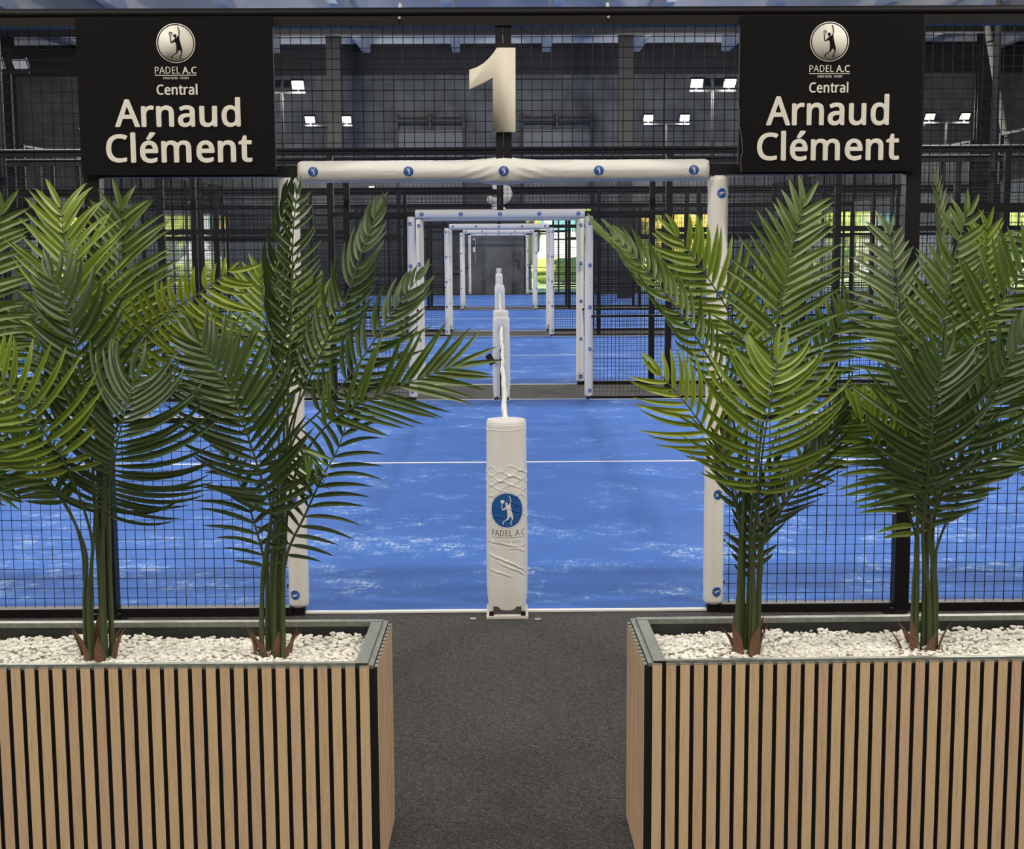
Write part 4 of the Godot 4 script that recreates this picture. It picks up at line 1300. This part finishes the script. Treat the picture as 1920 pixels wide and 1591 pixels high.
func blob(seed_: int, rad: Vector3) -> ArrayMesh:
	var f := FastNoiseLite.new()
	f.seed = seed_
	f.frequency = 1.6
	var s := SphereMesh.new()
	s.radial_segments = 40
	s.rings = 24
	s.radius = 1.0
	s.height = 2.0
	var arr := s.get_mesh_arrays()
	var vs: PackedVector3Array = arr[Mesh.ARRAY_VERTEX]
	for i in vs.size():
		var d := vs[i]
		vs[i] = d * (1.0 + 0.35 * f.get_noise_3dv(d * 1.4) + 0.22 * f.get_noise_3dv(d * 5.0)) * rad
	var st := st_begin()
	for i in arr[Mesh.ARRAY_INDEX]:
		st.add_vertex(vs[i])
	return st_end(st)

func outside() -> void:
	var z := FAR_Z - 0.4
	var g := box(self, "lawn", Vector3(-60, -0.35, z - 60), Vector3(60, -0.05, z - 3.2), M.lawn_green)
	tag(g, "green lawn outside the far openings", "lawn")
	g = box(self, "paved_strip", Vector3(-60, -0.35, z - 3.2), Vector3(60, -0.03, z), M.paving)
	tag(g, "pale paved strip outside the far openings", "paving")
	var spots := [[-18.0, 7, 1.5], [-14.6, 9, 1.2], [-10.8, 9, 1.7], [4.8, 12, 1.2], [1.25, 6, 0.5], [7.6, 9, 1.6], [9.5, 12, 1.6], [14.6, 9, 1.4], [17.5, 12, 1.6], [22.5, 9, 1.6]]
	for i in spots.size():
		var s = spots[i]
		var kind: int = 2 if s[2] < 0.6 else i % 3
		var t := thing("garden_tree", ["round green tree on the lawn outside the far openings", "light green tree on the lawn outside the far openings", "yellow autumn tree on the lawn outside the far openings"][kind], "tree", Vector3(s[0], -0.05, z - s[1]), "trees outside")
		put(t, "trunk", cyl_mesh(0.16, 0.1, 1.9, 10), M.bark, Transform3D(Basis(), Vector3(0, 0.95, 0)))
		put(t, "crown", blob(300 + i, Vector3(s[2], 1.5, s[2])), M.tree_yellow if kind == 2 else M.tree_green, Transform3D(Basis(), Vector3(0, 2.6, 0)))
	for i in 8:
		var hx := -19.0 + 5.6 * i
		var h := put(self, "garden_hedge", blob(400 + i, Vector3(2.4, 0.55, 0.6)), M.tree_green if i % 3 else M.tree_yellow, Transform3D(Basis(), Vector3(hx, 0.62, z - 14.0)))
		tag(h, "low %s hedge along the lawn outside" % ("green" if i % 3 else "yellow"), "hedge", "hedges outside")
	var b := thing("office_building", "pale building with blue glass bands beyond the lawn", "building", Vector3(0, -0.05, z - 34))
	box(b, "body", Vector3(-40, 0, -8), Vector3(40, 9, 0), M.facade_pale)
	for k in 26:
		for r in 2:
			box(b, "window", Vector3(-38.6 + 3.0 * k, 2.7 + 3.4 * r, 0.0), Vector3(-36.2 + 3.0 * k, 4.5 + 3.4 * r, 0.06), M.facade_glass)

# ---------------------------------------------------------------- the scene
func _ready() -> void:
	rng.seed = 20240
	fold_noise.seed = 88
	fold_noise.frequency = 1.0
	cam_basis = Basis(Vector3.UP, -YAW) * Basis(Vector3.RIGHT, -PITCH) * Basis(Vector3.BACK, -ROLL)
	var cam := Camera3D.new()
	cam.name = "camera"
	cam.fov = rad_to_deg(2.0 * atan(H / 2.0 / FOCAL))
	cam.near = 0.05
	cam.far = 300.0
	cam.transform = Transform3D(cam_basis, CAM)
	add_child(cam)
	cam.current = true

	var env := Environment.new()
	env.background_mode = Environment.BG_SKY
	var sky := Sky.new()
	var sm := ProceduralSkyMaterial.new()
	sm.sky_top_color = rgb(120, 170, 235)
	sm.sky_horizon_color = rgb(225, 235, 245)
	sm.ground_horizon_color = rgb(200, 205, 200)
	sm.ground_bottom_color = rgb(120, 125, 110)
	sky.sky_material = sm
	env.sky = sky
	env.background_energy_multiplier = 2.6
	env.tonemap_mode = Environment.TONE_MAPPER_LINEAR
	env.tonemap_exposure = 1.0
	env.sdfgi_enabled = true
	env.ssao_enabled = true
	env.ssil_enabled = true
	var we := WorldEnvironment.new()
	we.environment = env
	add_child(we)

	var sun := DirectionalLight3D.new()
	sun.name = "sun"
	sun.light_energy = 6.0
	sun.light_color = Color(1.0, 0.95, 0.86)
	sun.light_angular_distance = 0.6
	sun.shadow_enabled = true
	sun.rotation_degrees = Vector3(-48, 28, 0)
	add_child(sun)

	make_materials()
	print("materials")
	shell()
	outside()
	# lamps: floodlights between the courts, hanging panels over the walkway
	var rows := ["before the first court", "between the first and second court", "between the second and third court", "between the third and fourth court", "behind the fourth court"]
	for k in 5:
		var z := 0.93 - PERIOD * k if k > 0 else 1.2
		if k == 4:
			z = -45.98
		for s in [-1, 1]:
			flood_pole(6.15 * s, z, "grey pole with lit floodlights %s, on the %s side" % [rows[k], "left" if s < 0 else "right"], 23.5, [-1] if k == 0 else ([1] if k == 4 else [1, -1]), 0.66 if k == 4 else 0.47)
	flood_pole(16.4, -45.98, "grey pole with two lit floodlights at the right end of the far wall", 23.5, [1], 0.64)
	flood_pole(-12.2, -29.6, "grey pole with two unlit floodlights left of the left name board", 0.0, [1], 0.3)
	for zz in [4.2, 7.2, 10.2]:
		for xx in [-4.2, 0.0, 4.2]:
			high_bay(Vector3(xx, 6.2, zz), 9.0, "white hanging panel light over the walkway's %s, %s row from the fence" % [{-4.2: "left side", 0.0: "middle", 4.2: "right side"}[xx], {4.2: "first", 7.2: "second", 10.2: "third"}[zz]])

	for c in 4:
		var z := -PERIOD * c
		turf(z, c)
		fence(z, c, 0)
		fence(z - 10.0, c, 1)
		for s in [-1, 1]:
			end_wall(10.05 * s, z, c)
	print("fences")

	var far_posts := [pad_mesh(0.05, 2.145, 9, 20, 14, 0.6), pad_mesh(0.05, 2.145, 10, 20, 14, 0.6)]
	var near_posts := [pad_mesh(0.05, 2.145, 5, 48, 130, 1.0), pad_mesh(0.05, 2.145, 6, 48, 130, 0.7)]
	var beam := pad_mesh(0.053, 2.006, 7, 48, 160, 0.5, 0.016)
	var beam_far := pad_mesh(0.053, 2.006, 8, 20, 14, 0.4)
	for c in 4:
		gate_pads(-PERIOD * c, c, 0, near_posts if c == 0 else far_posts, beam if c == 0 else beam_far)
		gate_pads(-PERIOD * c - 10.0, c, 1, far_posts, beam_far)
	print("pads")

	var print_mat := net_post_print(0.102, 0.955)
	var plain := net_post_mesh(0.102, 0.955, false)
	var fine := net_post_mesh(0.102, 0.955, true)
	var nm := net_mesh()
	var tm := tape_mesh()
	for c in 4:
		var z := -PERIOD * c
		var nth: String = ["first", "second", "third", "fourth"][c]
		net_post(z, c, 0, fine if c == 0 else plain, print_mat if c == 0 else M.pad_white)
		net_post(z - 10.0, c, 1, plain, M.pad_white)
		var t := thing("court_net", "black net with a white top band across the %s court" % nth, "net", Vector3(0.005, 0, z), "court nets")
		var o := put(t, "netting", nm, M.net_black)
		o.set_meta("kind", "stuff")
		put(t, "top_band", tm, M.tape_white)
		box(t, "centre_strap", Vector3(-0.008, 0.01, -5.03), Vector3(0.008, 0.86, -4.97), M.tape_white)
		if c == 0:
			box(t, "slack_cord", Vector3(-0.02, 0.05, -9.86), Vector3(-0.006, 0.62, -9.84), M.net_black)
			put(t, "loose_flap", box_mesh(Vector3(0.075, 0.13, 0.01)), M.net_black, Transform3D(Basis(Vector3.BACK, 0.5), Vector3(-0.13, 0.50, -9.85)))
	print("nets")

	sign_board([153, 30, 510, 328, 294, 157, 370, 178, 216, 182, 450, 239, 200, 247, 472, 306, 329.5, 81, 39.0], "black name board left of the number 1, white emblem and lettering")
	sign_board([1384, 28, 1732, 322, 1517, 153, 1591, 174, 1436, 176, 1668, 236, 1419, 244, 1687, 302, 1555.5, 78, 38.0], "black name board right of the number 1, white emblem and lettering")
	number_one()
	far_number("3", -PERIOD, "white number 3 above the second court's gate")
	far_number("5", -PERIOD * 2, "white number 5 above the third court's gate")
	# thin cable that hangs beside the right board
	var cable := []
	var rad := []
	for q in [[1382, 190], [1386, 205], [1386, 235], [1391, 262], [1392, 285], [1388, 300], [1390, 322]]:
		cable.append(at_z(q[0], q[1], 0.112))
		rad.append(0.0016)
	var cb := put(self, "hanging_cable", tube_mesh(cable, rad, 6), M.steel_bolt)
	tag(cb, "thin grey cable hanging down the edge of the right name board", "cable")
	for q in [[750, 9], [1139, 8]]:
		var p := at_z(q[0], q[1], 0.01)
		var b := thing("rail_bolt", "small bolt through the fence's top rail, %s of the number 1" % ("left" if q[0] < 900 else "right"), "bolt", Vector3(p.x, 2.985, 0.01), "bolts through the top rail")
		put(b, "cap", cyl_mesh(0.009, 0.006, 0.026, 8), M.plate_white, Transform3D(Basis(), Vector3(0, 0.013, 0)))
		put(b, "shank", cyl_mesh(0.006, 0.007, 0.02, 8), M.steel_bolt, Transform3D(Basis(Vector3.RIGHT, PI / 2), Vector3(0, -0.052, 0.055)))
	for q in [[887, 1159], [1008, 1160]]:
		var p := at_y(q[0], q[1], 0.004)
		var r := put(self, "floor_ring", ring_tube(0.013, 0.0025), M.plate_white, Transform3D(Basis(), p))
		tag(r, "small pale ring on the carpet %s the padded net post" % ("left of" if q[0] < 940 else "right of"), "ring", "rings on the carpet")

	var pl := planter(-2.28, -0.382, -0.012, Vector3(-0.382, 0, 2.84), "slatted wooden planter with white pebbles left of the walkway")
	var pr := planter(0.378, 2.28, 0.012, Vector3(0.378, 0, 2.84), "slatted wooden planter with white pebbles right of the walkway")
	pebbles(pl, -2.28, -0.382, "white pebbles filling the left planter")
	pebbles(pr, 0.378, 2.28, "white pebbles filling the right planter")
	print("planters")
	palms()
	print("done")
